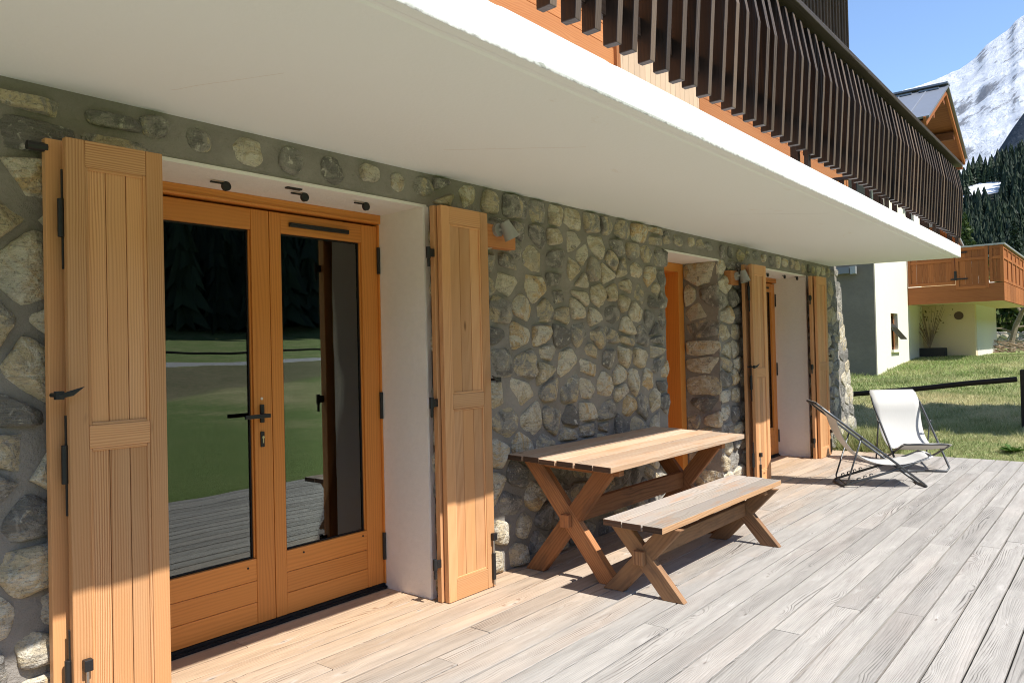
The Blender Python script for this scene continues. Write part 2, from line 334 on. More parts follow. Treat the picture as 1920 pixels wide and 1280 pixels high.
# ------------------------------------------------------------------ mesh helpers
class MB:
    def __init__(s): s.v = []; s.f = []; s.uv = []; s.t = []; s.mi = []
    def add(s, verts, faces, uvs=None, tone=None, mi=0):
        o = len(s.v); s.v += [tuple(x) for x in verts]
        tn = random.random() if tone is None else tone
        for k, f in enumerate(faces):
            s.f.append(tuple(i+o for i in f))
            s.uv.append(uvs[k] if uvs else [(verts[i][0], verts[i][2]) for i in f])
            s.t.append(tn); s.mi.append(mi)
    def box(s, x0, x1, y0, y1, z0, z1, grain='x', mat=None, tone=None, mi=0, endmi=None, frontmi=None):
        P = [(x, y, z) for x in (x0, x1) for y in (y0, y1) for z in (z0, z1)]
        F = [((0, 1, 3, 2), 'yz'), ((4, 6, 7, 5), 'yz'), ((0, 4, 5, 1), 'xz'), ((2, 3, 7, 6), 'xz'), ((0, 2, 6, 4), 'xy'), ((1, 5, 7, 3), 'xy')]
        uo, vo = random.uniform(0, 30), random.uniform(0, 9); uvs = []
        for k, (f, ax) in enumerate(F):
            row = []
            for i in f:
                p = dict(zip('xyz', P[i]))
                if grain in ax: u = p[grain]; vv = p[ax.replace(grain, '')]+k*.37
                else: u = p[ax[0]]*.15; vv = p[ax[1]]*1.0+k*.37
                row.append((u+uo, vv+vo))
            uvs.append(row)
        V = [Vector(p) for p in P]
        if mat is not None: V = [mat @ p for p in V]
        s.add([tuple(p) for p in V], [f for f, _ in F], uvs, tone, mi)
        if endmi is not None:
            for k, (f, ax) in enumerate(F):
                if grain not in ax: s.mi[len(s.mi)-6+k] = endmi
        if frontmi is not None: s.mi[-4] = frontmi
    def tube(s, pts, r, n=8, tone=.5, mi=0, cap=True):
        pts = [Vector(p) for p in pts]; rs = r if isinstance(r, (list, tuple)) else [r]*len(pts)
        o = []; ref = Vector((0, 0, 1)); prev = None
        for i, p in enumerate(pts):
            d = (pts[min(i+1, len(pts)-1)]-pts[max(i-1, 0)]).normalized()
            if prev is None:
                a = d.cross(ref if abs(d.z) < .95 else Vector((1, 0, 0))).normalized()
            else: a = (prev-d*prev.dot(d)).normalized()
            prev = a; b = d.cross(a)
            o.append([tuple(p+(a*math.cos(2*PI*k/n)+b*math.sin(2*PI*k/n))*rs[i]) for k in range(n)])
        V = [q for ring in o for q in ring]; Fc = []; U = []
        for i in range(len(pts)-1):
            for k in range(n):
                k2 = (k+1) % n
                Fc.append((i*n+k, i*n+k2, (i+1)*n+k2, (i+1)*n+k)); U.append([(i*.1, k*.01), (i*.1, k*.01+.01), (i*.1+.1, k*.01+.01), (i*.1+.1, k*.01)])
        if cap:
            Fc.append(tuple(range(n))[::-1]); U.append([(0, 0)]*n)
            Fc.append(tuple(range((len(pts)-1)*n, len(pts)*n))); U.append([(0, 0)]*n)
        s.add(V, Fc, U, tone, mi)
    def prism(s, prof, a0, a1, axis='x', grain='z', tone=None, mi=0):
        # profile polygon in the two other axes, extruded along axis
        oth = 'xyz'.replace(axis, ''); n = len(prof); V = []
        for a in (a0, a1):
            for p in prof:
                d = {axis: a, oth[0]: p[0], oth[1]: p[1]}; V.append((d['x'], d['y'], d['z']))
        Fc = [tuple(range(n))[::-1], tuple(range(n, 2*n))]+[(i, (i+1) % n, n+(i+1) % n, n+i) for i in range(n)]
        uo, vo = random.uniform(0, 30), random.uniform(0, 9); gi = 'xyz'.index(grain); U = []
        for f in Fc:
            row = []
            for i in f:
                p = V[i]; o2 = sum(p[j] for j in range(3) if j != gi); row.append((p[gi]+uo, o2+vo))
            U.append(row)
        s.add(V, Fc, U, tone, mi)
    def build(s, name, mats, parent=None, bevel=0, smooth=False, fix=True):
        me = D.meshes.new(name); me.from_pydata(s.v, [], s.f)
        ul = me.uv_layers.new(name='UVMap')
        ul.data.foreach_set('uv', np.array([c for f in s.uv for p in f for c in p], 'f'))
        at = me.attributes.new('tone', 'FLOAT', 'FACE'); at.data.foreach_set('value', np.array(s.t, 'f'))
        for mt in (mats if isinstance(mats, (list, tuple)) else [mats]): me.materials.append(mt)
        me.polygons.foreach_set('material_index', np.array(s.mi, 'i'))
        if fix:
            bm = bmesh.new(); bm.from_mesh(me); bmesh.ops.recalc_face_normals(bm, faces=bm.faces); bm.to_mesh(me); bm.free()
        if smooth: me.polygons.foreach_set('use_smooth', np.ones(len(me.polygons), bool))
        me.update(); o = D.objects.new(name, me); COL.objects.link(o)
        if parent is not None: o.parent = parent
        if bevel:
            b = o.modifiers.new('bevel', 'BEVEL'); b.width = bevel; b.segments = 2; b.limit_method = 'ANGLE'; b.angle_limit = .6
        return o

def fastmesh(name, V, Fc, mat, tone=None, parent=None, smooth=False, extra=None):
    V = np.asarray(V, 'f'); Fc = np.asarray(Fc, 'i'); k = Fc.shape[1]; me = D.meshes.new(name)
    me.vertices.add(len(V)); me.vertices.foreach_set('co', V.ravel()); me.loops.add(Fc.size); me.loops.foreach_set('vertex_index', Fc.ravel())
    me.polygons.add(len(Fc)); me.polygons.foreach_set('loop_start', np.arange(0, Fc.size, k, dtype='i'))
    me.polygons.foreach_set('loop_total', np.full(len(Fc), k, 'i'))
    me.polygons.foreach_set('use_smooth', np.full(len(Fc), smooth))
    if tone is not None:
        a = me.attributes.new('tone', 'FLOAT', 'FACE'); a.data.foreach_set('value', np.asarray(tone, 'f'))
    if extra is not None:
        a = me.attributes.new(extra[0], 'FLOAT', 'POINT'); a.data.foreach_set('value', np.asarray(extra[1], 'f'))
    me.materials.append(mat); me.update(calc_edges=True); me.validate()
    o = D.objects.new(name, me); COL.objects.link(o)
    if parent is not None: o.parent = parent
    return o
def tag(o, label=None, cat=None, group=None, kind=None):
    if label: o['label'] = label
    if cat: o['category'] = cat
    if group: o['group'] = group
    if kind: o['kind'] = kind
    return o
def thing(name, label, cat, loc=(0, 0, 0), group=None):
    o = D.objects.new(name, None); COL.objects.link(o); o.location = loc; o.empty_display_size = .2
    return tag(o, label, cat, group)
def local(o, p):      # keep world coordinates of a part built in world space under an empty at p
    o.matrix_parent_inverse = Matrix.Translation(Vector(p)).inverted(); return o

# ------------------------------------------------------------------ ground
def sstep(a, b, x):
    t = np.clip((x-a)/(b-a), 0, 1); return t*t*(3-2*t)
def ground_z(x, y):
    x = np.asarray(x, float); y = np.asarray(y, float)
    z = -.055+0*x
    z = z+np.clip(x-11.3, 0, 13)*.082+np.clip(x-24.3, 0, 60)*.012
    z = np.where((x < 11.35) & (y > -.6), -.12, z)
    b = sstep(19.5, 25.0, -y); z = z*(1-b)+(1.18+np.clip(-y-30, 0, 45)*.055)*b
    z = z+np.clip(-y-78, 0, 260)*.55
    q = y/np.maximum(x, 1)
    crest = 226+np.clip(.15-q, -.3, .2)*260
    h = np.minimum(np.clip(x-400, 0, 900)*.5, crest*.5)-np.clip(x-400-crest, 0, 900)*.25
    return z+np.where(x > 380, h, 0)
def nz(x, y, s, a): return a*np.array([mnoise.noise(Vector((float(i)*s, float(j)*s, 3.3))) for i, j in zip(np.ravel(x), np.ravel(y))]).reshape(np.shape(x))
xs = np.unique(np.concatenate([np.linspace(-400, -20, 20), np.linspace(-20, 10.5, 26), np.linspace(10.6, 30, 90), np.linspace(30, 110, 34), np.linspace(110, 900, 110)]))
ys = np.unique(np.concatenate([np.linspace(-330, -80, 40), np.linspace(-80, -30, 16), np.linspace(-30, -1, 46), np.linspace(-.8, 8, 46), np.linspace(8, 40, 30), np.linspace(40, 420, 50)]))
Xg, Yg = np.meshgrid(xs, ys, indexing='ij'); Zg = ground_z(Xg, Yg)
rough = np.clip((Xg-11.5)/4, 0, 1)
Zg += nz(Xg, Yg, .9, .05)*rough+nz(Xg, Yg, .25, .10)*rough*np.clip((26-Xg)/8, 0, 1)
Zg += np.where(Yg < -18, nz(Xg, Yg, .8, .10), 0)*np.where(Yg < -25, .25, 1)
Zg += np.where(Xg > 300, nz(Xg, Yg, .02, 7), 0)
cq = Yg/np.maximum(Xg, 1)
se = (Zg-1.5)/np.maximum(Xg, 1)
snow = ((se > .1635) & (se < .1775) & (cq > .108) & (cq < .2) & (Xg > 500) & (Xg < 660)).astype(float)
nx, ny = len(xs), len(ys); I = np.arange(nx*ny).reshape(nx, ny)
Fq = np.stack([I[:-1, :-1], I[1:, :-1], I[1:, 1:], I[:-1, 1:]], -1).reshape(-1, 4)
gr = fastmesh('ground', np.stack([Xg, Yg, Zg], -1).reshape(-1, 3), Fq, M['ground'], smooth=True, extra=('snow', snow.ravel()))
tag(gr, kind='structure')
mb = MB(); mb.prism([(-29.4, .9), (-29.4, 1.33), (-25.6, 1.13), (-25.6, .9)], -200, 260, axis='x', grain='x'); rd = mb.build('road', M['road']); tag(rd, kind='structure')

# ------------------------------------------------------------------ deck
mb = MB(); PW = .1485; gap = .011; y = -.259; row = 0
DX0, DX1 = -3.0, 11.17
while y < 3.80:
    x = DX0-random.uniform(0, 3.0)
    while x < DX1:
        L = random.uniform(2.4, 4.2); x1 = min(x+L, DX1)
        if DX1-x1 < .4: x1 = DX1
        dz = random.uniform(-.0012, .0012)
        a, b = max(x, DX0), x1-.003
        if b > a+.05:
            ya, yb = y+random.uniform(-.0015, .0015), y+PW-gap+random.uniform(-.0015, .0015)
            mb.box(a, b, ya, yb, -.028+dz, dz, 'x')
        x = x1
    y += PW; row += 1
dk = mb.build('deck', M['deck'], bevel=.002); tag(dk, kind='structure')
mb = MB(); mb.box(DX0, DX1-.02, -.27, 3.8, -.20, -.14); o = mb.build('deck_joists', M['darkrail']); tag(o, kind='structure')

# ------------------------------------------------------------------ chalet
CH = (0, 3.35, 0)
chalet = thing('chalet', 'large stone and larch chalet with white balcony slab and dark baluster railing along the deck', 'house', CH)
def part(mbo, name, mats, parent=None, **k):
    o = mbo.build(name, mats, **k); o.parent = parent or chalet
    if parent is None: o.matrix_parent_inverse = Matrix.Translation(Vector(CH)).inverted()
    elif parent.parent is chalet or parent.parent is None: pass
    return o
YW = 3.36; SZ = 2.608
def xend(z): return 12.55-.30*z
OP = [(1.60, 3.285, 2.40), (6.38, 7.55, 2.40), (8.62, 10.30, 2.40)]
YD = 3.77
mb = MB()
segs = [(-3.0, 1.60), (3.285, 6.38), (7.55, 8.62)]
for a, b in segs: mb.box(a, b, YW, YW+.5, -.2, 2.40, mi=0)
mb.box(-3.0, 11.7, YW, YW+.5, 2.40, SZ+.02, mi=0)
mb.prism([(10.30, -.2), (xend(-.2)-.03, -.2), (xend(2.4)-.03, 2.4), (10.30, 2.4)], YW, YW+.5, axis='y', mi=0)
# stones
def clip(poly, nx_, nz_, d):
    outp = []; n = len(poly)
    for i in range(n):
        p, q = poly[i], poly[(i+1) % n]; a = p[0]*nx_+p[1]*nz_-d; b = q[0]*nx_+q[1]*nz_-d
        if a <= 0: outp.append(p)
        if (a < 0) != (b < 0) and a != b:
            t = a/(a-b); outp.append((p[0]+(q[0]-p[0])*t, p[1]+(q[1]-p[1])*t))
    return outp
RELIEF = 1.0
def stone(mb, poly, put, prot=None):
    cx = sum(p[0] for p in poly)/len(poly); cz = sum(p[1] for p in poly)/len(poly)
    for c1 in (.13, .20):
        q = []
        for i in range(len(poly)):
            a, b = poly[i], poly[(i+1) % len(poly)]
            q += [(a[0]*(1-c1)+b[0]*c1, a[1]*(1-c1)+b[1]*c1), (a[0]*c1+b[0]*(1-c1), a[1]*c1+b[1]*(1-c1))]
        poly = q
    per = [0]
    for i in range(len(poly)):
        a, b = poly[i], poly[(i+1) % len(poly)]; per.append(per[-1]+math.hypot(a[0]-b[0], a[1]-b[1]))
    if per[-1] < .13: return
    N = 30 if per[-1] > .5 else 22; rs = []
    for k in range(N):
        s_ = per[-1]*k/N; i = max(j for j in range(len(poly)) if per[j] <= s_+1e-9); L = per[i+1]-per[i]
        t = (s_-per[i])/L if L else 0; a, b = poly[i], poly[(i+1) % len(poly)]
        rs.append((a[0]+(b[0]-a[0])*t, a[1]+(b[1]-a[1])*t))
    h = (prot if prot else random.uniform(.020, .052))*RELIEF; sd = random.uniform(0, 99); size = per[-1]/4
    planes = [(h*random.uniform(.85, 1.15), random.uniform(-.16, .16)*RELIEF, random.uniform(-.24, .14)*RELIEF)]
    for _ in range(random.randint(3, 5)):
        an = random.uniform(0, 2*PI); sl = random.uniform(.3, .85)*RELIEF; planes.append((h+sl*size*random.uniform(.16, .42), -sl*math.cos(an), -sl*math.sin(an)))
    V = []
    prof = (1.0, .995, .97, .92, .84, .72, .55, .36, .18)
    for r, sc in enumerate(prof):
        for (px, pz) in rs:
            wob = 1+.09*mnoise.noise(Vector((px*13, pz*13, sd)))+.04*mnoise.noise(Vector((px*40, pz*40, sd)))
            dx, dz = (px-cx)*sc*wob, (pz-cz)*sc*wob
            d = min(a+b*dx+c*dz for a, b, c in planes)
            d += h*(.20*mnoise.noise(Vector((dx*17, dz*17, sd)))+.13*mnoise.noise(Vector((dx*45, dz*45, sd))))
            edge = (1-sc**7)**.5 if r else 0
            d = d*min(1, .2+.92*edge) if r else -.012
            V.append(put(cx+dx, cz+dz, max(d, -.012)))
    V.append(put(cx, cz, min(p[0] for p in planes)))
    Fc = []; nr = len(prof)
    for r in range(nr-1):
        for k in range(N):
            k2 = (k+1) % N; Fc.append((r*N+k, r*N+k2, (r+1)*N+k2, (r+1)*N+k))
    for k in range(N): Fc.append(((nr-1)*N+k, (nr-1)*N+(k+1) % N, nr*N))
    mb.add(V, Fc, None, random.random(), 1)
def region(mb, x0, x1, z0, z1, put, hs=(.14, .23), ws=(.17, .35), g=.035, right=None, jit=.27, skip=0.06):
    pts = []; z = z0
    while z < z1-.05:
        H = random.uniform(*hs)
        if z1-(z+H) < .10: H = z1-z
        xe = right(z+H/2) if right else x1
        x = x0; cnt = []
        while x < xe-.06:
            W = random.uniform(*ws)
            if xe-(x+W) < .12: W = xe-x
            cnt.append((x, W)); x += W
        for (xx, W) in cnt:
            if W > .2 and H > .17 and random.random() < .22:
                pts.append((xx+W*.5+random.uniform(-.03, .03), z+H*.27)); pts.append((xx+W*.5+random.uniform(-.04, .04), z+H*.75))
            else: pts.append((xx+W*.5+random.uniform(-jit, jit)*W*.5, z+H*.5+random.uniform(-jit, jit)*H*.75))
        z += H
    for i, p in enumerate(pts):
        xe = right(p[1]) if right else x1
        poly = [(x0+.008, z0+.01), (xe+.0, z0+.01), (xe+.0, z1-.008), (x0+.008, z1-.008)]
        gg = g*.66*random.uniform(.5, 1.8)
        for j, q in enumerate(pts):
            if i == j: continue
            dx, dz = q[0]-p[0], q[1]-p[1]; L = math.hypot(dx, dz)
            if L > .75 or L < 1e-4: continue
            nx_, nz_ = dx/L, dz/L
            poly = clip(poly, nx_, nz_, nx_*(p[0]+q[0])/2+nz_*(p[1]+q[1])/2-gg/2)
            if len(poly) < 3: break
        if len(poly) >= 3: stone(mb, poly, put)
fw_ = lambda a, z, d: (a, YW-d, z)
region(mb, -.2, 1.60, .0, 2.56, fw_, hs=(.15, .25), ws=(.22, .40), g=.045)
region(mb, 3.30, 6.40, .0, 2.42, fw_, g=.045)
region(mb, 3.36, 6.36, 2.42, 2.60, fw_, hs=(.1, .17), ws=(.18, .32), g=.06)
region(mb, 7.54, 8.62, .0, 2.42, fw_, g=.04)
region(mb, 10.33, 11.42, .0, 2.42, fw_, g=.03, hs=(.14, .21), ws=(.14, .3))
RELIEF = .32
region(mb, 11.40, 11.9, .0, 2.42, fw_, g=.025, right=xend, hs=(.13, .22), ws=(.22, .42))
RELIEF = 1.0
def band(x0, x1, z0, z1):
    x = x0
    while x < x1-.08:
        W = random.uniform(.10, .20); H = random.uniform(.10, .165); zz = z1-H-random.uniform(0, .02)
        n = 9; ph = random.uniform(0, 6)
        poly = [(x+W/2+W/2*math.copysign(abs(math.cos(2*PI*k/n+ph))**.75, math.cos(2*PI*k/n+ph))*random.uniform(.8, 1.05), zz+H/2+H/2*math.copysign(abs(math.sin(2*PI*k/n+ph))**.75, math.sin(2*PI*k/n+ph))*random.uniform(.82, 1.05)) for k in range(n)]
        stone(mb, poly, fw_, random.uniform(.018, .04)); x += W+random.uniform(.05, .12)
band(1.55, 3.35, 2.42, SZ-.015); band(6.36, 7.6, 2.43, SZ-.015); band(7.6, 11.7, 2.42, SZ-.015)
# stones on the entrance reveal (faces -x)
region(mb, YW-.02, YD-.03, .0, 2.40, lambda a, z, d: (7.55-d*.8, a, z), hs=(.15, .24), ws=(.25, .42), g=.04)
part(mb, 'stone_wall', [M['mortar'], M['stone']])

# plastered reveals of the two french doors, entrance reveal
def reveal(x0, x1):
    mb = MB(); t = .012
    # right cheek with slightly wavy arris
    def cheek(xf, sgn, ya=YW-.012, yb=YD+.03):
        n = 26; V = []; Fc = []
        for k in range(n+1):
            z = 2.4*k/n; w_ = .004*mnoise.noise(Vector((z*6, xf, 1)))
            for (dx, yy) in ((0, yb), (0+w_, ya+.004+w_), (.010+w_, ya), (.05, ya+.004+w_*2)): V.append((xf+sgn*dx, yy, z))
        for k in range(n):
            for j in range(3): Fc.append((k*4+j, k*4+j+1, k*4+4+j+1, k*4+4+j))
        mb.add(V, Fc)
    cheek(x1-t, 1); cheek(x0+t, -1)
    mb.box(x0-.02, x1+.02, YW-.008, YD+.03, 2.392, 2.41)
    return part(mb, 'plaster_reveal', M['plaster'])
reveal(1.60, 3.285); reveal(8.62, 10.30)
mb = MB(); mb.box(6.36, 7.57, YW-.008, YD+.2, 2.392, 2.41); part(mb, 'entrance_lintel', M['plaster'])

# balcony slab with drip groove and nibbled lower edge
mb = MB(); SX0, SX1 = -3.0, 11.72; SY = 1.765; ST = 2.765
n = 420; V = []; Fc = []; prof = [(3.9, ST), (SY, ST), (SY-.001, ST-.012), (SY, SZ+.012), (SY+.004, SZ), (SY+.05, SZ), (SY+.062, SZ+.0045), (SY+.080, SZ+.0045), (SY+.095, SZ), (3.9, SZ)]
for k in range(n+1):
    x = SX0+(SX1-SX0)*k/n
    c = max(0, mnoise.noise(Vector((x*9, 0, 0)))-.40)*.016+max(0, mnoise.noise(Vector((x*31, 5, 0)))-.25)*.006
    c2 = max(0, mnoise.noise(Vector((x*5, 9, 0)))-.4)*.02
    wv = .003*mnoise.noise(Vector((x*.8, 2, 0)))
    for j, (yy, zz) in enumerate(prof):
        if j in (3,): zz += c*1.2
        if j in (4,): yy += c; zz += c*.3
        if j in (1, 2): zz -= c2*(1 if j == 1 else 1.4)
        if j in (1, 2, 3): yy += wv
        if j in (5, 6, 7, 8): yy += .004*mnoise.noise(Vector((x*3, 4, 0)))
        xe_ = SX1-.20*(yy-SY)
        V.append((SX0+(xe_-SX0)*k/n, yy, zz))
P_ = len(prof)
for k in range(n):
    for j in range(P_-1): Fc.append((k*P_+j, k*P_+j+1, (k+1)*P_+j+1, (k+1)*P_+j))
Fc += [tuple(range(P_)), tuple(range(n*P_, n*P_+P_))]
mb.add(V, Fc); part(mb, 'balcony_slab', M['slab'])

# upper storey
mb = MB(); z = ST
UY = 3.35
while z < 4.88:
    for (a, b) in ((-3, .8), (.8, 5.58), (7.22, 12.35)):
        mb.box(a+.001, b-.001, UY+random.uniform(0, .004), UY+.06, z+.002, z+.158, 'x')
    z += .16
mb.box(12.30, 12.38, UY-.01, UY+.1, ST, 5.0, 'z')
part(mb, 'upper_wall', M['cladding'], bevel=.004)
mb = MB(); x = -3
while x < 12.55:
    mb.box(x, x+.128, UY+.0, UY+.05, 4.90, 8.4, 'z'); mb.box(x+.10, x+.15, UY-.022, UY, 4.92, 8.4, 'z'); x += .15
mb.box(-3, 12.6, UY-.03, UY+.06, 4.86, 4.93, 'x')
part(mb, 'gable_boarding', M['greyboard'])
mb = MB(); mb.box(5.56, 5.62, UY-.03, UY+.02, ST, 4.86, 'z', tone=.1); part(mb, 'window_post', M['cladding'])
mb = MB(); x = 5.63
while x < 7.2:
    mb.box(x, x+.094, UY+.01, UY+.04, ST+.02, 4.85, 'z'); x += .0975
part(mb, 'balcony_shutter', M['creamboard'], bevel=.003)
mb = MB(); mb.box(-3, 11.7, UY+.07, UY+5, ST, 8.4); mb.box(-3, 12.5, UY+.07, UY+5, 4.9, 8.4); mb.box(-3, 11.7, 8.6, 8.8, -.2, ST); part(mb, 'house_core', M['greyboard'])
mb = MB(); mb.prism([(1.9, 8.0), (1.9, 8.17), (6.0, 10.2), (9.6, 8.17), (9.6, 8.0), (6.0, 9.95)], -3.5, 13.1, axis='x', grain='x'); part(mb, 'roof', M['greyboard'])

# balustrade
KB = 1.024
def ky(y): return y*KB
def kz(z): return 1.5+(z-1.5)*KB
BX = 11.66
mb = MB()
mb.box(-3, BX-.03, ky(1.75), ky(1.79), kz(2.955), kz(3.045), 'x'); mb.box(-3, BX-.03, ky(1.776), ky(1.805), kz(3.56), kz(3.765), 'x')
bal = part(mb, 'balustrade', M['baluster'], bevel=.003)
mb = MB(); mb.box(-3, BX+.09, ky(1.672), ky(1.87), kz(3.772), kz(3.812), 'x'); part(mb, 'handrail', M['railwood'], bal, bevel=.004)
YB0 = ky(1.71); ZB = kz(2.832)
def bal_mesh():
    # front edge first so that it can carry the sunlit and worn tone
    fr = [(1.702, 2.832), (1.662, 3.41), (1.716, 3.725)]; bk = [(1.702+.070, 2.832), (1.662+.105, 3.42), (1.716+.072, 3.725)]
    f = [(ky(a)-YB0, kz(b)) for a, b in fr]; b = [(ky(a)-YB0, kz(c)) for a, c in bk]; w_ = .0215
    mb = MB(); uo = random.uniform(0, 20)
    P = [(sx*w_, *q) for sx in (-1, 1) for q in f+b]
    def q_(ids, mi):
        uv = [(P[i][2]+uo, P[i][1]+P[i][0]+uo) for i in ids]; return ids, uv, mi
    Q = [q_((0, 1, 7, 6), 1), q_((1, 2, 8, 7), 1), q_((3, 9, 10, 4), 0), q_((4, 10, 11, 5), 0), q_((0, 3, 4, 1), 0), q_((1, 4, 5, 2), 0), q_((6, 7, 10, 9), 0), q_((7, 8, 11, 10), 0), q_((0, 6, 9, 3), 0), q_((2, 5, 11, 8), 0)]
    tn = random.random(); mb.v = P
    for ids, uv, mi in Q: mb.f.append(ids); mb.uv.append(uv); mb.t.append(tn); mb.mi.append(mi)
    return mb
protos = []
for v_ in range(9):
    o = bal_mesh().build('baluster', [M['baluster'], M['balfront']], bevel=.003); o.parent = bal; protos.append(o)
x = BX-.03; k = 0
while x > -.6:
    o = protos[k] if k < 9 else protos[random.randrange(9)].copy()
    if k >= 9: COL.objects.link(o); o.parent = bal
    o.location = (x+random.uniform(-.003, .003), YB0+random.uniform(-.003, .003), random.uniform(-.005, .005)); o.rotation_euler = (0, random.uniform(-.004, .004), random.uniform(-.06, .06))
    x -= .1545*KB; k += 1
mb0 = None
for i, x in enumerate((-.9, 1.35, 5.62, 7.90, 10.15, BX-.03)):
    if mb0 is None:
        mb = MB(); mb.box(-.026, .026, ky(1.806), ky(1.86), ST-.0, kz(3.766), 'z'); mb.box(-.026, .026, 1.775, 1.808, ST+.0, kz(2.953), 'z'); mb0 = mb.build('mount_post', M['baluster'], bevel=.003); o = mb0
    else: o = mb0.copy(); COL.objects.link(o)
    o.parent = bal; o.location = (x, 0, 0)
mb0 = None; y_ = 2.02
while y_ < 3.25:
    if mb0 is None:
        mb = MB(); mb.box(BX-.03, BX+.02, -.03, .03, ST, kz(3.766), 'z'); mb0 = mb.build('side_baluster', M['baluster'], bevel=.003); o = mb0
    else: o = mb0.copy(); COL.objects.link(o)
    o.parent = bal; o.location = (-.165*(y_-SY), y_, 0); y_ += .165
mb = MB(); mb.box(BX-.04, BX+.04, 1.92, 3.34, kz(3.768), kz(3.812), 'y', Matrix.Translation((BX, 1.92, 0)) @ Matrix.Rotation(math.atan(.165), 4, 'Z') @ Matrix.Translation((-BX-.03, -1.92, 0))); part(mb, 'side_handrail', M['baluster'], bal, bevel=.004)

# french doors
def hingebar(mb, x, y, z, h=.16, r=.012):
    mb.tube([(x, y, z-h/2), (x, y, z+h/2)], r, 8)
def french_door(dx, handle=True):
    mb = MB(); X = lambda a: a+dx
    y0 = YD-.028; y1 = YD+.07
    mb.box(X(1.612), X(3.273), y0, y1, 2.335, 2.392, 'x')                  # head
    mb.box(X(1.612), X(1.638), y0+.012, y1, .03, 2.333, 'z'); mb.box(X(3.264), X(3.273), y0+.014, y1, .03, 2.333, 'z')
    mb.box(X(1.66), X(3.24), y0-.012, y0-.001, 2.337, 2.349, 'x')          # drip bead under the head
    fr = part(mb, 'french_door', M['door'], bevel=.003)
    def leaf(a, b, g0, g1, meet):
        mb = MB(); ya, yb = YD, YD+.06
        mb.box(X(a), X(g0), ya, yb, .034, 2.322, 'z'); mb.box(X(g1), X(b), ya, yb, .034, 2.322, 'z')
        mb.box(X(g0)+.0008, X(g1)-.0008, ya+.001, yb, 2.206, 2.322, 'x')
        for (c, d) in ((.034, .152), (.154, .270), (.272, .392)):
            mb.box(X(g0)+.0008, X(g1)-.0008, ya+.002, yb, c, d, 'x')
        # glazing beads
        mb.box(X(g0), X(g0)+.010, ya+.012, ya+.034, .392, 2.206, 'z'); mb.box(X(g1)-.010, X(g1), ya+.012, ya+.034, .392, 2.206, 'z')
        lf = part(mb, 'door_leaf', M['door'], fr, bevel=.0025)
        mb = MB(); mb.box(X(g0)+.011, X(g1)-.011, ya+.030, ya+.032, .392, 2.206); part(mb, 'glass_pane', M['glass'], fr)
        mb = MB()
        for (p, q, r_, s_) in ((g0+.010, g0+.017, .392, 2.206), (g1-.017, g1-.010, .392, 2.206), (g0+.017, g1-.017, .392, .400), (g0+.017, g1-.017, 2.198, 2.206)):
            mb.box(X(p), X(q), ya+.022, ya+.029, r_, s_)
        part(mb, 'glazing_seal', M['rubber'], fr)
    leaf(1.640, 2.468, 1.765, 2.355, 0); leaf(2.472, 3.262, 2.545, 3.135, 1)
    mb = MB(); mb.box(X(1.61), X(3.275), YD-.022, YD+.05, .0, .016); mb.box(X(1.61), X(3.275), YD-.004, YD+.04, .016, .032); part(mb, 'threshold', M['rubber'], fr)
    for z in (2.10, 1.17, .27):
        mb = MB(); hingebar(mb, X(3.262), YD-.012, z, .17, .011); part(mb, 'hinge', M['iron'], fr)
    mb = MB(); mb.box(X(2.600), X(3.03), YD-.014, YD+.001, 2.248, 2.272); mb.box(X(2.605), X(3.025), YD-.020, YD-.014, 2.262, 2.272); part(mb, 'air_vent', M['iron'], fr, bevel=.002)
    if handle:
        mb = MB(); mb.box(X(2.388), X(2.413), YD-.012, YD, 1.135, 1.235)
        mb.tube([(X(2.40), YD-.01, 1.176), (X(2.40), YD-.055, 1.176)], .011); mb.box(X(2.265), X(2.418), YD-.066, YD-.050, 1.164, 1.186)
        part(mb, 'door_handle', M['iron'], fr, bevel=.003)
        mb = MB(); mb.box(X(2.389), X(2.413), YD-.009, YD, 1.000, 1.085); kp = part(mb, 'key_plate', M['iron'], fr, bevel=.003)
        mb = MB(); mb.tube([(X(2.402), YD-.013, 1.054), (X(2.402), YD-.008, 1.054)], .0075, 10); mb.box(X(2.399), X(2.405), YD-.0125, YD-.008, 1.022, 1.050); part(mb, 'lock_cylinder', M['brass'], fr)
        mb = MB(); mb.tube([(X(2.402), YD-.004, 1.268), (X(2.402), YD+.002, 1.268)], .008, 10); part(mb, 'plug', M['pegwhite'], fr)
    # tilt stay screws
    for (px_, pz_) in ((2.66, .36), (3.10, .365), (2.30, .35)):
        mb = MB(); mb.tube([(X(px_), YD-.001, pz_), (X(px_), YD+.004, pz_)], .006, 8); part(mb, 'screw', M['rubber'], fr)
french_door(0); french_door(7.03, False)
# rooms behind the glass
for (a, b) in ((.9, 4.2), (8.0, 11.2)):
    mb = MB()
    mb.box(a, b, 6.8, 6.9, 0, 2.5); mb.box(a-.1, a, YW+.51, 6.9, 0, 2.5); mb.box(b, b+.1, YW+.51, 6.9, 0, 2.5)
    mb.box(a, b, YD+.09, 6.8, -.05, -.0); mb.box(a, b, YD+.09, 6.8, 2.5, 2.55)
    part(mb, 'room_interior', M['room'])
def curtain(x0, x1, y, z0, z1, mat):
    mb = MB(); n = 60; V = []; Fc = []
    for k in range(n+1):
        x = x0+(x1-x0)*k/n; yy = y+.022*math.sin(k*.9)+.012*math.sin(k*.37)
        V += [(x, yy, z0), (x, yy, z1)]
    for k in range(n): Fc.append((2*k, 2*k+2, 2*k+3, 2*k+1))
    mb.add(V, Fc); return part(mb, 'curtain', mat, smooth=True)
M['curtain'] = plain('grey_curtain', (.42, .38, .35), .9)
curtain(9.55, 10.25, YD+.16, .03, 2.35, M['curtain'])

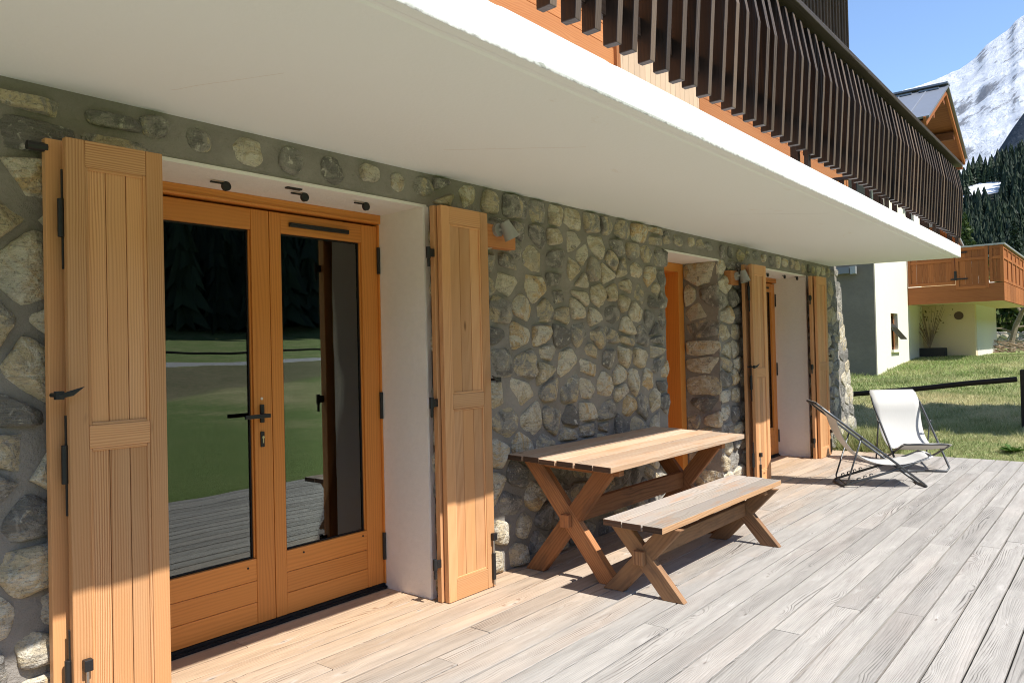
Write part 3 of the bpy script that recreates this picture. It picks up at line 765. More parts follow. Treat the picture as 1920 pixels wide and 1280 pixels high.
# recessed entrance door
mb = MB()
mb.box(7.43, 7.545, YD-.02, YD+.26, 0, 2.39, 'z'); mb.box(6.40, 7.43, YD-.02, YD+.26, 2.30, 2.39, 'x'); mb.box(6.385, 6.42, YD-.02, YD+.26, 0, 2.30, 'z')
ed = part(mb, 'entrance_door', M['door'], bevel=.004)
mb = MB(); x = 6.42
while x < 7.42:
    mb.box(x, min(x+.108, 7.43), YD+.19, YD+.24, 0, 2.30, 'z'); x += .111
part(mb, 'door_leaf', M['door'], ed, bevel=.003)
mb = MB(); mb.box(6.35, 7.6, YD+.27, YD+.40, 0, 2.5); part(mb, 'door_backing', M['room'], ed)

# shutters: each leaf its own part
def shutter(x0, x1, yf, rot=0, z0=.025, z1=2.372, hinge_side=None, bolt=None, face=-1):
    W = x1-x0; th = .036; mb = MB(); s = .062*W/.38+.0
    s = .070
    ym = yf+th
    mb.box(0, s, 0, th, z0, z1, 'z'); mb.box(W-s, W, 0, th, z0, z1, 'z')
    rails = ((z0, z0+.125), (1.155, 1.245), (z1-.105, z1))
    for a, b in rails: mb.box(s+.0006, W-s-.0006, .001, th-.001, a, b, 'x')
    nb = 3; pw = (W-2*s)/nb
    for (a, b) in ((rails[0][1], rails[1][0]), (rails[1][1], rails[2][0])):
        for i in range(nb): mb.box(s+i*pw+.0012, s+(i+1)*pw-.0012, .010, th-.010, a, b, 'z')
        # moulding round the panel
        m_ = .012
        for yy, sg in ((.0035, 1), (th-.0105, 1)):
            mb.box(s, s+m_, yy, yy+.007, a, b, 'z'); mb.box(W-s-m_, W-s, yy, yy+.007, a, b, 'z')
            mb.box(s+m_, W-s-m_, yy, yy+.007, a, a+m_, 'x'); mb.box(s+m_, W-s-m_, yy, yy+.007, b-m_, b, 'x')
    o = mb.build('shutter', M['shutter'], bevel=.003); o.parent = chalet
    o.matrix_parent_inverse = Matrix.Translation(Vector(CH)).inverted()
    o.location = (x0, yf, 0); o.rotation_euler = (0, 0, rot)
    return o
def sub(parent, mb, name, mat, **k):
    o = mb.build(name, mat, **k); o.parent = parent; return o
def bolt(sh, x):
    mb = MB(); mb.box(x-.016, x+.016, -.030, -.001, .30, .345); mb.box(x-.012, x+.012, -.018, -.002, .05, .22)
    b = sub(sh, mb, 'slide_bolt', M['iron'], bevel=.003)
    mb = MB(); mb.tube([(x, -.012, .02), (x, -.012, .33)], .006); sub(sh, mb, 'bolt_rod', M['bolt_metal'])
def hinges(sh, x, side=-1):
    for z in (2.06, 1.10, .27):
        mb = MB(); mb.tube([(x, .036, z-.075), (x, .036, z+.075)], .014, 10); mb.box(x, x+side*-.03, .030, .041, z-.20, z+.19)
        sub(sh, mb, 'hinge', M['iron'], bevel=.002)
# left pair, door one
A = shutter(1.150, 1.530, 3.258, math.radians(1.0))
B = shutter(1.197, 1.575, 3.190, math.radians(-1.2)); bolt(B, .045); hinges(B, -.006)
# right pair, door one
A = shutter(3.258, 3.676, 3.245, z0=.004, z1=2.388); B = shutter(3.276, 3.700, 3.200, z0=.004, z1=2.388); bolt(B, .40)
for z in (2.10, 1.20, .24):
    mb = MB(); mb.box(-.045, .0, -.003, .009, z-.024, z+.024); mb.tube([(-.045, .006, z-.034), (-.045, .006, z+.034)], .0145, 10); mb.tube([(-.045, .006, z-.085), (-.045, .006, z-.034)], .009, 8)
    sub(A, mb, 'hinge', M['iron'], bevel=.002)
# left pair, door two
A = shutter(7.95, 8.33, 3.232, math.radians(1.0))
B = shutter(7.95, 8.325, 3.150, math.radians(-2.0)); bolt(B, .07); hinges(B, -.006)
# right pair, door two
A = shutter(10.18, 10.60, 3.242, z0=.004, z1=2.388); B = shutter(10.235, 10.66, 3.192, z0=.004, z1=2.388); bolt(B, .40)
for z in (2.10, 1.20, .24):
    mb = MB(); mb.box(-.045, .0, -.003, .009, z-.024, z+.024); mb.tube([(-.045, .006, z-.034), (-.045, .006, z+.034)], .0145, 10); mb.tube([(-.045, .006, z-.085), (-.045, .006, z-.034)], .009, 8)
    sub(A, mb, 'hinge', M['iron'], bevel=.002)
# wall catches
def catch(x, y, z, dirx=1, name='shutter_catch'):
    mb = MB(); mb.tube([(x, y+.075, z), (x, y, z)], .009, 8); mb.box(x-.016, x+.016, y-.010, y+.010, z-.016, z+.016)
    V = [(x-.010, y-.012, z), (x+dirx*.035, y-.016, z+.016), (x+dirx*.085, y-.022, z+.030), (x+dirx*.045, y-.016, z-.004), (x, y-.012, z-.012)]
    V += [(a, b+.010, c) for a, b, c in V]
    mb.add(V, [(0, 1, 2, 3, 4), (9, 8, 7, 6, 5)]+[(i, (i+1) % 5, 5+(i+1) % 5, 5+i) for i in range(5)])
    part(mb, name, M['iron'], bevel=.002)
catch(1.150, 3.16, 1.372, 1); catch(3.74, 3.17, 1.318, -1); catch(7.90, 3.13, 1.27, 1.2); catch(10.70, 3.17, 1.33, -1)
mb = MB(); mb.tube([(1.09, 3.27, 2.335), (1.16, 3.27, 2.335)], .018, 10); part(mb, 'shutter_rod', M['iron'])
# hooks in the door soffits
def hook(x, y):
    mb = MB(); mb.tube([(x, y, 2.396), (x, y, 2.372)], .007, 8); mb.tube([(x, y-.008, 2.368), (x, y+.008, 2.368)], .024, 12)
    mb.box(x-.085, x, y-.006, y+.006, 2.376, 2.384)
    part(mb, 'shutter_stop', M['iron'])
for x, y in ((2.08, 3.545), (2.52, 3.50), (2.93, 3.475), (9.35, 3.50), (9.80, 3.45), (10.18, 3.42)): hook(x, y)
mb = MB(); mb.box(2.36, 2.45, 3.42, 3.45, 2.384, 2.392); part(mb, 'strike_plate', M['iron'])

# ------------------------------------------------------------------ wall lamps
def lamp(x, z, y, tilt, label, bw=.26, sx=0, sz=0, x0=None):
    t = thing('wall_lamp', label, 'lamp', (x, YW-.04, z), 'lamps on the stone wall')
    mb = MB(); bx0 = -bw/2 if x0 is None else x0
    mb.box(bx0, bx0+bw, -.035, .045, -.075, .075, 'x'); sub(t, mb, 'mounting_board', M['cladding'], bevel=.004)
    mb = MB(); mb.tube([(sx-.03, -.033, sz+.01), (sx-.03, -.06, sz+.01)], .045, 16); mb.tube([(sx-.03, -.05, sz+.01), (sx, -.10, sz+.02)], .012, 8); sub(t, mb, 'lamp_arm', M['lampgrey'])
    mb = MB(); n = 28; V = []; Fc = []
    prof = [(.0, .066), (.032, .066), (.053, -.057), (.049, -.057), (.028, .059), (0, .059)]
    R = Matrix.Translation((sx, -.115, sz)) @ tilt
    for r_, h_ in prof:
        for k in range(n): V.append(tuple(R @ Vector((r_*math.cos(2*PI*k/n), r_*math.sin(2*PI*k/n), h_))))
    for i in range(len(prof)-1):
        for k in range(n): Fc.append((i*n+k, i*n+(k+1) % n, (i+1)*n+(k+1) % n, (i+1)*n+k))
    mb.add(V, Fc); sub(t, mb, 'lamp_shade', M['lampgrey'], smooth=False)
    return t
lamp(3.95, 2.27, 0, Matrix.Rotation(math.radians(-24), 4, 'Y') @ Matrix.Rotation(math.radians(-12), 4, 'X'), 'grey cone wall lamp on a wooden block beside the near picnic table shutter', bw=.36, x0=-.22, sx=-.03, sz=.03)
lamp(7.83, 2.225, 0, Matrix.Rotation(math.radians(-14), 4, 'X'), 'grey cone wall lamp on a wooden block beside the far french door', bw=.20, x0=-.11, sx=.05, sz=.01)

# ------------------------------------------------------------------ table and bench
def trestle(name, label, cat, topmat, legmat, x0, x1, y0, y1, ztop, th, nb, xl, xr, feet, tops, tilt, lw, lt, gapw=.010):
    T = thing(name, label, cat, ((x0+x1)/2, (y0+y1)/2, 0)); ox, oy = T.location.x, T.location.y
    mb = MB(); W = (y1-y0-gapw*(nb-1))/nb
    R = Matrix.Translation((0, y0-oy, ztop)) @ Matrix.Rotation(tilt, 4, 'X')
    for i in range(nb):
        a = i*(W+gapw); e0, e1 = random.uniform(-.009, .009), random.uniform(-.009, .009)
        mb.box(x0-ox+e0, x1-ox+e1, a, a+W, -th, random.uniform(-.003, .002), 'x', R, endmi=1, frontmi=2 if (i == 0 and cat == 'bench') else None)
    sub(T, mb, 'bench_seat' if cat == 'bench' else 'tabletop', [topmat, M['endgrain'], M['freshedge']], bevel=.003)
    # battens under the top
    mb = MB()
    for xx in (xl+.005, xr-.065): mb.box(xx-ox, xx+.06-ox, .03, (y1-y0)-.05, -th-.045, -th-.001, 'y', R)
    sub(T, mb, 'batten', legmat, bevel=.003)
    zt0 = ztop-th-.001
    for xx in (xl, xr):
        for s, (fy, ty) in enumerate(zip(feet, tops)):
            xa = xx-ox + (0 if s == 0 else .0)
            zt = zt0+math.tan(tilt)*(ty-y0)-.004
            # board from (fy,0) to (ty,zt), with horizontal cuts
            d = Vector((ty-fy, zt)); L = d.length; hw = lw/2*L/zt
            prof = [(fy-hw-oy, .001), (fy+hw-oy, .001), (ty+hw-oy, zt), (ty-hw-oy, zt)]
            mb = MB(); a = xa if s == 0 else xa+.004; b = a+lt
            n = 4; V = [(a, p[0], p[1]) for p in prof]+[(b, p[0], p[1]) for p in prof]
            Fc = [(3, 2, 1, 0), (4, 5, 6, 7), (0, 1, 5, 4), (1, 2, 6, 5), (2, 3, 7, 6), (3, 0, 4, 7)]; U = []
            uo, vo = random.uniform(0, 20), random.uniform(0, 9); dn = d.normalized()
            for f in Fc:
                U.append([((V[i][1]*dn.x+V[i][2]*dn.y)+uo, (V[i][1]*dn.y-V[i][2]*dn.x)+V[i][0]+vo) for i in f])
            if s == 1:
                V = [(p[0]-.006, p[1], p[2]) for p in V]
            mb.add(V, Fc, U); sub(T, mb, 'leg', legmat, bevel=.004)
    # crossing height
    f0, f1 = feet; t0, t1 = tops; zt = zt0
    k = (f1-f0)/((t0-f0)-(t1-f1)); zc = k*zt; yc = f0+(t0-f0)*k
    mb = MB(); hh = .10 if cat == 'bench' else .13
    mb.box(xl+lt+.002-ox, xr-.008-ox, yc-.022-oy, yc+.022-oy, zc-.02, zc-.02+hh, 'x'); sub(T, mb, 'stretcher', legmat, bevel=.004)
    for xx in (xl-.045, xr+lt+.002):
        mb = MB(); mb.box(xx-ox, xx+.040-ox, yc-.028-oy, yc+.045-oy, zc-.035, zc+.05, 'z'); sub(T, mb, 'tenon', legmat, bevel=.006)
    return T
trestle('picnic_table', 'weathered larch picnic table with crossed plank legs standing against the stone wall', 'table', M['tabletop'], M['table'],
        3.985, 6.05, 2.495, 3.325, .772, .036, 6, 4.125, 5.74, (3.215, 2.615), (2.62, 3.22), math.radians(2.0), .118, .055)
trestle('bench', 'long grey weathered wooden bench with crossed plank legs in front of the table', 'bench', M['benchtop'], M['benchleg'],
        3.905, 5.80, 2.11, 2.515, .468, .036, 3, 4.06, 5.60, (2.55, 2.135), (2.145, 2.51), math.radians(.6), .105, .05)

# ------------------------------------------------------------------ deck chairs
def deck_chair(P2, wv, label, width=.50):
    wv = Vector((wv[0], wv[1], 0)).normalized(); fv = Vector((wv.y, -wv.x, 0))   # faces fv
    base = Vector((P2[0], P2[1], 0))
    T = thing('deck_chair', label, 'chair', tuple(base+wv*width/2+fv*.4), 'deck chairs on the terrace')
    org = T.location.copy()
    def L(f, w_, z): return tuple(base+fv*f+wv*w_+Vector((0, 0, z))-org)
    W = width; r = .0125
    # long back frame: floor bar in front, up and over to the head bar
    mb = MB(); f0, z0, f1, z1 = .81, .014, -.235, .862
    mid = lambda t: (f0+(f1-f0)*t, z0+(z1-z0)*t)
    def bend(t): # gentle kink near the top
        f, z = mid(t); return f-.0*t, z
    pts = [L(f0-.02, W*.5, z0), L(f0, .05, z0), L(*[bend(.04)[0]], .005, bend(.04)[1]), L(bend(.5)[0], 0, bend(.5)[1]), L(bend(.83)[0], 0, bend(.83)[1]), L(bend(1)[0]+.0, .02, bend(1)[1]), L(f1-.02, .05, z1+.015), L(f1-.02, W-.05, z1+.015), L(f1, W-.02, z1), L(bend(.83)[0], W, bend(.83)[1]), L(bend(.5)[0], W, bend(.5)[1]), L(bend(.04)[0], W-.005, bend(.04)[1]), L(f0, W-.05, z0), L(f0-.02, W*.5, z0)]
    mb.tube(pts, r, 10); sub(T, mb, 'back_frame', M['grey_metal'], smooth=True)
    # seat frame: rear floor bar to seat front
    i_ = .028; g0, y0, g1, y1 = -.0, .014, .86, .315
    gm = lambda t: (g0+(g1-g0)*t, y0+(y1-y0)*t)
    mb = MB(); pts = [L(g0-.02, W*.5, y0), L(g0, i_+.03, y0), L(gm(.04)[0], i_, gm(.04)[1]), L(gm(.55)[0], i_, gm(.55)[1]-.012), L(gm(.97)[0], i_, gm(.97)[1]), L(g1, i_+.02, y1+.01), L(g1+.005, W*.5, y1+.012), L(g1, W-i_-.02, y1+.01), L(gm(.97)[0], W-i_, gm(.97)[1]), L(gm(.55)[0], W-i_, gm(.55)[1]-.012), L(gm(.04)[0], W-i_, gm(.04)[1]), L(g0, W-i_-.03, y0), L(g0-.02, W*.5, y0)]
    mb.tube(pts, r, 10)
    for ww in (i_, W-i_):      # notches
        for t in (.10, .17, .24, .31):
            f, z = gm(t); mb.tube([L(f, ww, z), L(f-.004, ww, z+.028), L(f+.016, ww, z+.036), L(f+.026, ww, z+.026)], .006, 6)
    sub(T, mb, 'seat_frame', M['grey_metal'], smooth=True)
    # prop
    a = mid(.60); b = (.035, .035)
    mb = MB(); mb.tube([L(a[0], -.016, a[1]), L(b[0], -.012, b[1]+.02), L(b[0]-.005, .02, b[1]), L(b[0]-.005, W-.02, b[1]), L(b[0], W+.012, b[1]+.02), L(a[0], W+.016, a[1])], .009, 8)
    for ww in (-.018, W+.018): mb.tube([L(a[0], ww-.012, a[1]), L(a[0], ww+.012, a[1])], .016, 10)
    sub(T, mb, 'prop', M['grey_metal'], smooth=True)
    # sling
    mb = MB(); nu, nv = 26, 8; ctrl = []
    A0 = Vector((f1-.012, z1+.028)); S1 = Vector(mid(.84)); E = Vector((g1+.012, y1+.028)); low = Vector((.36, .165))
    for k in range(nu+1):
        t = k/nu
        if t < .18: p = A0.lerp(S1+Vector((.012, .004)), t/.18)
        else:
            q = (t-.18)/.82; B0 = S1+Vector((.012, .004))
            C1 = Vector((.02, .30)); C2 = Vector((.38, .09))
            p = B0*(1-q)**3+C1*3*q*(1-q)**2+C2*3*q*q*(1-q)+E*q**3
        ctrl.append(p)
    V = []; Fc = []; U = []
    for k, p in enumerate(ctrl):
        tp = 1-.35*0
        for j in range(nv+1):
            s_ = j/nv; inset = .004+(.03*math.sin(PI*min(1, max(0, (k/nu-.15)/.85))))
            if k == 0: inset = .022
            sag = .026*math.sin(PI*s_)*math.sin(PI*min(1, k/nu))+.004*mnoise.noise(Vector((k*.55, s_*3, W*7)))+(.006 if k == 5 else 0)+(.02*(1-math.sin(PI*s_)) if k > nu-3 else 0)
            V.append(L(p.x, inset+(W-2*inset)*s_, p.y-sag))
    for k in range(nu):
        for j in range(nv):
            Fc.append((k*(nv+1)+j, k*(nv+1)+j+1, (k+1)*(nv+1)+j+1, (k+1)*(nv+1)+j)); U.append([(k/nu, j/nv*.4), (k/nu, (j+1)/nv*.4), ((k+1)/nu, (j+1)/nv*.4), ((k+1)/nu, j/nv*.4)])
    mb.add(V, Fc, U)
    o = sub(T, mb, 'fabric_sling', M['fabric'], smooth=True)
    so_ = o.modifiers.new('thick', 'SOLIDIFY'); so_.thickness = .003
    return T
wv1 = (.875, .484)
deck_chair((8.30, 2.37), wv1, 'white deck chair seen from the side, nearest the bench', .47)
fv2 = Vector((-.859, -.511, 0)); wv2 = Vector((.511, -.859, 0)); wv2 = Vector((-fv2.y, fv2.x, 0))
c2 = Vector((9.747, 1.888, 0))-fv2*.81-wv2*.28
deck_chair((c2.x, c2.y), (wv2.x, wv2.y), 'white deck chair seen from the front, behind the side-on chair', .56)

# ------------------------------------------------------------------ neighbour chalet
NB = (22, 4.2, .9)
nb = thing('neighbour_chalet', 'cream neighbouring chalet with red-brown balcony and grey metal gable roof up the lawn', 'house', NB)
def npart(mb, name, mat, parent=None, **k):
    o = mb.build(name, mat, **k)
    if parent is None: o.parent = nb; o.matrix_parent_inverse = Matrix.Translation(Vector(NB)).inverted()
    else: o.parent = parent
    return o
x0, yE, xb, x1, yG, xG, yB = 20.0, 4.87, 23.55, 25.4, 3.52, 29.8, 2.58
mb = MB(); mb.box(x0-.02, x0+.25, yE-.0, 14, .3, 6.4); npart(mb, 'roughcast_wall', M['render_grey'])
wz0, wz1, wx0, wx1 = 1.30, 2.25, 21.55, 22.30
mb = MB()
mb.box(x0+.25, wx0, yE, yE+.3, .3, 6.4); mb.box(wx1, x1, yE, yE+.3, .3, 6.4); mb.box(wx0, wx1, yE, yE+.3, .3, wz0); mb.box(wx0, wx1, yE, yE+.3, wz1, 6.4)
npart(mb, 'sunlit_wall', M['render_white'])
mb = MB(); mb.box(x0+.002, x0+.25, yE-.02, yE-.001, .3, 6.4); npart(mb, 'corner_strip', M['render_white'])
mb = MB(); mb.box(x1, x1+.3, yG, yE-.001, .3, 3.4); npart(mb, 'recessed_wall', M['render_cream'])
mb = MB(); mb.box(x1+.301, xG, yG-.003, yG+.3, .3, 3.4); npart(mb, 'pier_wall', M['render_pier'])
mb = MB(); mb.box(xG-.3, xG, yG+.301, 9, .3, 3.4); npart(mb, 'rear_wall', M['render_pier'])
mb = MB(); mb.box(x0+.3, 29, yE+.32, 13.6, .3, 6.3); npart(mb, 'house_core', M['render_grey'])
mb = MB(); mb.box(wx0, wx1, yE+.10, yE+.15, wz0, wz0+.06); mb.box(wx0, wx1, yE+.10, yE+.15, wz1-.06, wz1); mb.box(wx0, wx0+.06, yE+.10, yE+.15, wz0+.06, wz1-.06); mb.box(wx1-.06, wx1, yE+.10, yE+.15, wz0+.06, wz1-.06)
wn = npart(mb, 'window', M['panel'])
mb = MB(); mb.box(wx0+.06, wx1-.06, yE+.12, yE+.125, wz0+.06, wz1-.06); npart(mb, 'pane', M['carglass'], wn)
R = Matrix.Translation((0, yE+.1, 1.98)) @ Matrix.Rotation(math.radians(-38), 4, 'X')
mb = MB(); mb.box(wx0+.05, wx1-.05, -.01, .012, -.52, -.0, 'x', R); npart(mb, 'open_vent_sash', M['carglass'], wn)
mb = MB(); mb.box(wx0-.05, wx1+.05, yE-.07, yE+.09, wz0-.07, wz0-.002); npart(mb, 'sill', M['render_white'], wn)
# balcony
zb0 = 2.52; zb1 = 3.0; zt = 3.98
mb = MB(); mb.box(xb+.06, 30.2, yB+.05, yE-.001, zb0+.02, zb0+.18); bc = npart(mb, 'balcony', M['render_cream'])
mb = MB(); mb.box(xb, xb+.058, yB, yE-.002, zb0, zb1, 'y'); npart(mb, 'fascia_board', M['panel'], bc)
mb = MB(); xx = xb+.06
while xx < 30.1: mb.box(xx, xx+.60, yB, yB+.048, zb0, zb1, 'x'); xx += .62
npart(mb, 'side_fascia', M['panel'], bc)
def framed(mb, axis, c, a0, a1, z0, z1, th=.05, st=.075, mid=.3):
    def bx(p0, p1, q0, q1, d0, d1, g):
        if axis == 'y': mb.box(c+d0, c+d1, p0, p1, q0, q1, 'z' if g == 'z' else 'y')
        else: mb.box(p0, p1, c+d0, c+d1, q0, q1, 'z' if g == 'z' else 'x')
    bx(a0, a0+st, z0, z1, 0, th, 'z'); bx(a1-st, a1, z0, z1, 0, th, 'z')
    for (q0, q1) in ((z0, z0+st), (z1-mid-.05, z1-mid+.02), (z1-st, z1)): bx(a0+st, a1-st, q0, q1, .002, th-.002, 'l')
    n = max(2, int((a1-a0)/.16)); w_ = (a1-a0-2*st)/n
    for i in range(n): bx(a0+st+i*w_+.002, a0+st+(i+1)*w_-.002, z0+st, z1-st, .022, th-.012, 'z')
yl = yE-.02
mb = MB(); framed(mb, 'y', xb, 3.70, yl, zb1+.02, zt); npart(mb, 'railing_panel', M['panel'], bc)
mb = MB(); framed(mb, 'y', xb-.015, 2.92, 3.68, zb1-.13, zt+.005); gt = npart(mb, 'balcony_gate', M['panel'], bc)
for z in (zb1+.15, zt-.12): 
    mb2 = MB(); mb2.box(xb-.03, xb-.016, 3.40, 3.80, z-.02, z+.02); mb2.box(xb-.035, xb-.016, 3.655, 3.715, z-.12 if z > 3.5 else z-.03, z+.03 if z > 3.5 else z+.22); npart(mb2, 'gate_hinge', M['iron'], bc)
mb = MB(); framed(mb, 'y', xb, yB, 2.90, zb1+.02, zt); npart(mb, 'railing_panel', M['panel'], bc)
xx = xb+.06
while xx < 30:
    mb = MB(); framed(mb, 'x', yB, xx, xx+.92, zb1+.02, zt); npart(mb, 'railing_panel', M['panel'], bc); xx += .93
mb = MB(); mb.box(xb-.03, xb+.08, yB-.04, yl, zt+.006, zt+.05, 'y'); mb.box(xb+.08, 30.2, yB-.04, yB+.09, zt+.006, zt+.05, 'x'); npart(mb, 'railing_cap', M['zinc'], bc)
mb = MB(); mb.tube([(x1-.02, 3.92, 2.22), (x1+.01, 3.92, 2.22)], .12, 18); npart(mb, 'wall_vent', M['greyboard'])
# upper part under the gable and the roof
mb = MB(); mb.box(x0+.5, 24.0, 6.2, 13, 6.3, 7.0); npart(mb, 'gable_wall', M['panel'])
yg0 = 3.52; xa, za = 22.0, 7.93; xe, ze = 24.55, 6.60
xw, zw = xa-(xe-xa)*1.0, ze
def slope(xA, zA, xB, zB, th, y0, y1, mat, name, grain='y', lift=0):
    d = Vector((xB-xA, zB-zA)).normalized(); nn = Vector((-d.y, d.x)); nn = nn if nn.y > 0 else -nn
    a = Vector((xA, zA))+nn*lift; b = Vector((xB, zB))+nn*lift
    pr = [tuple(a), tuple(b), tuple(b+nn*th), tuple(a+nn*th)]
    mb = MB(); mb.prism(pr, y0, y1, axis='y', grain=grain); return npart(mb, name, mat)
for (xq, zq) in ((xw, zw), (xe, ze)):
    slope(xa, za-.11, xq, zq-.11, .05, yg0+.06, 13, M['soffitwood'], 'roof_boarding', 'y')
    slope(xa, za-.22, xq, zq-.22, .20, yg0, yg0+.055, M['panel'], 'barge_board', 'x', .03)
    slope(xa, za+.0, xq+(.05 if xq > xa else -.05), zq-.03, .05, yg0-.06, 13, M['roofmetal'], 'roof', 'y', .0)
    # rafters seen from below
    for t in (.03, .52, .97):
        xx = xa+(xq-xa)*t; zz = za+(zq-za)*t
        mb = MB(); mb.box(xx-.07, xx+.07, yg0+.06, yE+.01, zz-.36, zz-.115-.06*(t > .5), 'y'); npart(mb, 'rafter', M['soffitwood'])
# standing seams and snow hooks on the -x slope
mb = MB(); d = Vector((xw-xa, 0, zw-za)).normalized(); nn = Vector((d.z, 0, -d.x)); nn = nn if nn.z > 0 else -nn
for k in range(14):
    y_ = yg0+.42+k*.62
    a = Vector((xa, y_, za))+nn*.05; b = Vector((xw, y_, zw))+nn*.05
    mb.tube([tuple(a+d*.15), tuple(b)], .022, 5)
for k in range(12): mb.box(xa-.28, xa-.06, yg0+.12+k*.62, yg0+.58+k*.62, za-.07, za-.03)
npart(mb, 'roof_seam', M['roofmetal'])
mb = MB()
for (t, y_) in ((.45, 4.55), (.62, 4.60)):
    p = Vector((xa, y_, za))+d*(t*2.9)+nn*.08
    mb.tube([tuple(p), tuple(p+Vector((0, .14, .02))), tuple(p+Vector((0, .45, .0))), tuple(p+Vector((0, .6, .03)))], .02, 5)
npart(mb, 'snow_hook', M['iron'])
mb = MB(); mb.box(xa-.16, xa+.16, yg0-.06, 13, za+.055, za+.10); npart(mb, 'roof_ridge', M['roofmetal'])
# lower lean-to roof edge behind the balcony, gutter on the grey wall
mb = MB(); mb.prism([(26.5, 4.80), (29.6, 3.87), (29.6, 3.0), (26.5, 3.0)], 4.5, 9, axis='y', grain='y'); npart(mb, 'lean_to_wall', M['soffitwood'])
mb = MB(); mb.prism([(26.4, 4.84), (29.8, 3.82), (29.8, 3.98), (26.4, 5.00)], 4.2, 9, axis='y', grain='y'); npart(mb, 'lean_to_roof', M['panel'])
mb = MB(); mb.prism([(26.4, 5.01), (29.9, 3.96), (29.9, 4.04), (26.4, 5.09)], 4.14, 9, axis='y', grain='y'); npart(mb, 'lean_to_roof_sheet', M['zinc'])
mb = MB(); mb.box(x0-.16, x0-.03, 5.40, 8.5, 3.22, 3.38); npart(mb, 'gutter', M['roofmetal'])
mb = MB(); mb.box(x0-.16, x0-.03, 5.25, 5.38, 3.20, 3.39); npart(mb, 'gutter_end', M['zinc'])

# ------------------------------------------------------------------ foliage helpers
def leaf_cloud(pts, size, tone, flat=.0):
    n = len(pts); d1 = rng.normal(size=(n, 3)); d1 /= np.linalg.norm(d1, axis=1)[:, None]
    d2 = rng.normal(size=(n, 3)); d2 -= d1*(d1*d2).sum(1)[:, None]; d2 /= np.linalg.norm(d2, axis=1)[:, None]
    s = (size*rng.uniform(.6, 1.4, n))[:, None]
    V = np.stack([pts-d1*s-d2*s*.5, pts+d1*s-d2*s*.5, pts+d1*s*1.2+d2*s*.5, pts-d1*s+d2*s*.5], 1).reshape(-1, 3)
    return V, np.arange(n*4).reshape(-1, 4), tone
def spruce_pts(h, r, n, z0=.1):
    t = rng.beta(1.0, 1.7, n)          # fraction of height
    zz = h*(z0+(1-z0)*t); layer = .5+.5*np.sin(t*h*5.5+rng.normal(0, .3, n))
    rad = r*(1-t)**.85*(.55+.45*layer); a = rng.uniform(0, 2*PI, n)
    lump = .8+.2*np.sin(a*5+t*9)
    q = rad*lump*np.sqrt(rng.uniform(.25, 1, n)); zz = zz-.18*q
    return np.stack([q*np.cos(a), q*np.sin(a), zz], 1)
def spruce(loc, h, r, n, leaf, label, mat='conifer', group=None, z0=.1):
    T = thing('spruce_tree', label, 'tree', loc, group)
    mb = MB(); mb.tube([(0, 0, -.3), (0, 0, h*.5), (0, 0, h*.97)], [h*.014+.03, h*.009+.02, .01], 7); sub(T, mb, 'trunk', M['bark'])
    p = spruce_pts(h, r, n, z0); V, Fc, tn = leaf_cloud(p, np.full(n, leaf), rng.uniform(0, 1, n)**1.6)
    fastmesh('crown', V, Fc, M[mat], tn, T); return T
def gz(x, y): return float(ground_z(x, y))
spruce((66, 9.6, gz(66, 9.6)), 9.6, 2.6, 5000, .10, 'yellow-green spruce rising just above the neighbour balcony railing', 'bush')
spruce((70, 6.9, gz(70, 6.9)), 9.2, 2.4, 4500, .10, 'small dark spruce right of the yellow-green one behind the balcony', 'conifer')
spruce((90, 6.4, gz(90, 6.4)), 12, 3.2, 4500, .13, 'dark spruce at the picture edge above the balcony corner', 'conifer')
# bushy conifer standing on the lawn beyond the frame: throws the dark shade on the lawn
T = thing('conifer_tree', 'broad garden conifer on the lawn to the right', 'tree', (14.6, -3.6, gz(14.6, -3.6)))
mb = MB(); mb.tube([(0, 0, -.3), (0, 0, 5), (.1, 0, 11)], [.22, .16, .03], 8); sub(T, mb, 'trunk', M['bark'])
n = 9000; u_ = rng.normal(size=(n, 3)); u_ /= np.linalg.norm(u_, axis=1)[:, None]; rr = rng.uniform(.45, 1, n)**.6
p = u_*rr[:, None]*np.array([1.25, 1.7, 3.3])*(1+.18*np.sin(u_[:, :1]*9+u_[:, 2:]*7)); p[:, 2] += 8.3
V, Fc, tn = leaf_cloud(p, np.full(n, .13), rng.uniform(0, 1, n)); fastmesh('crown', V, Fc, M['bush'], tn, T)
# shrubs behind the pier of the neighbour house
def shrub(name, loc, r, h, n, leaf, mat, label, cat='shrub', trunk=True):
    T = thing(name, label, cat, loc); mb = MB()
    for k in range(5):
        a = k*1.3; mb.tube([(0, 0, -.1), (r*.3*math.cos(a), r*.3*math.sin(a), h*.5), (r*.55*math.cos(a), r*.55*math.sin(a), h*.85)], [.03, .02, .008], 5)
    sub(T, mb, 'stems', M['twig'])
    u = rng.normal(size=(n, 3)); u /= np.linalg.norm(u, axis=1)[:, None]; q = rng.uniform(.4, 1, n)**.5
    p = u*q[:, None]*np.array([r, r, h*.5])*(1+.25*np.sin(u[:, :1]*7+u[:, 1:2]*5)); p[:, 2] += h*.55
    V, Fc, tn = leaf_cloud(p, np.full(n, leaf), rng.uniform(0, 1, n)); fastmesh('foliage', V, Fc, M[mat], tn, T); return T
shrub('shrub', (40, 4.6, gz(40, 4.6)), 2.3, 3.6, 3200, .12, 'bush', 'leafy green bush behind the low stone wall by the neighbour pier')
shrub('shrub', (44, 3.0, gz(44, 3)), 2.4, 3.0, 3000, .12, 'bush', 'lower yellow-green bush at the picture edge behind the leaning tree')
shrub('shrub', (42, 6.6, gz(42, 6.6)), 2.2, 4.2, 3000, .13, 'conifer', 'tall dark evergreen bush behind the neighbour balcony corner')
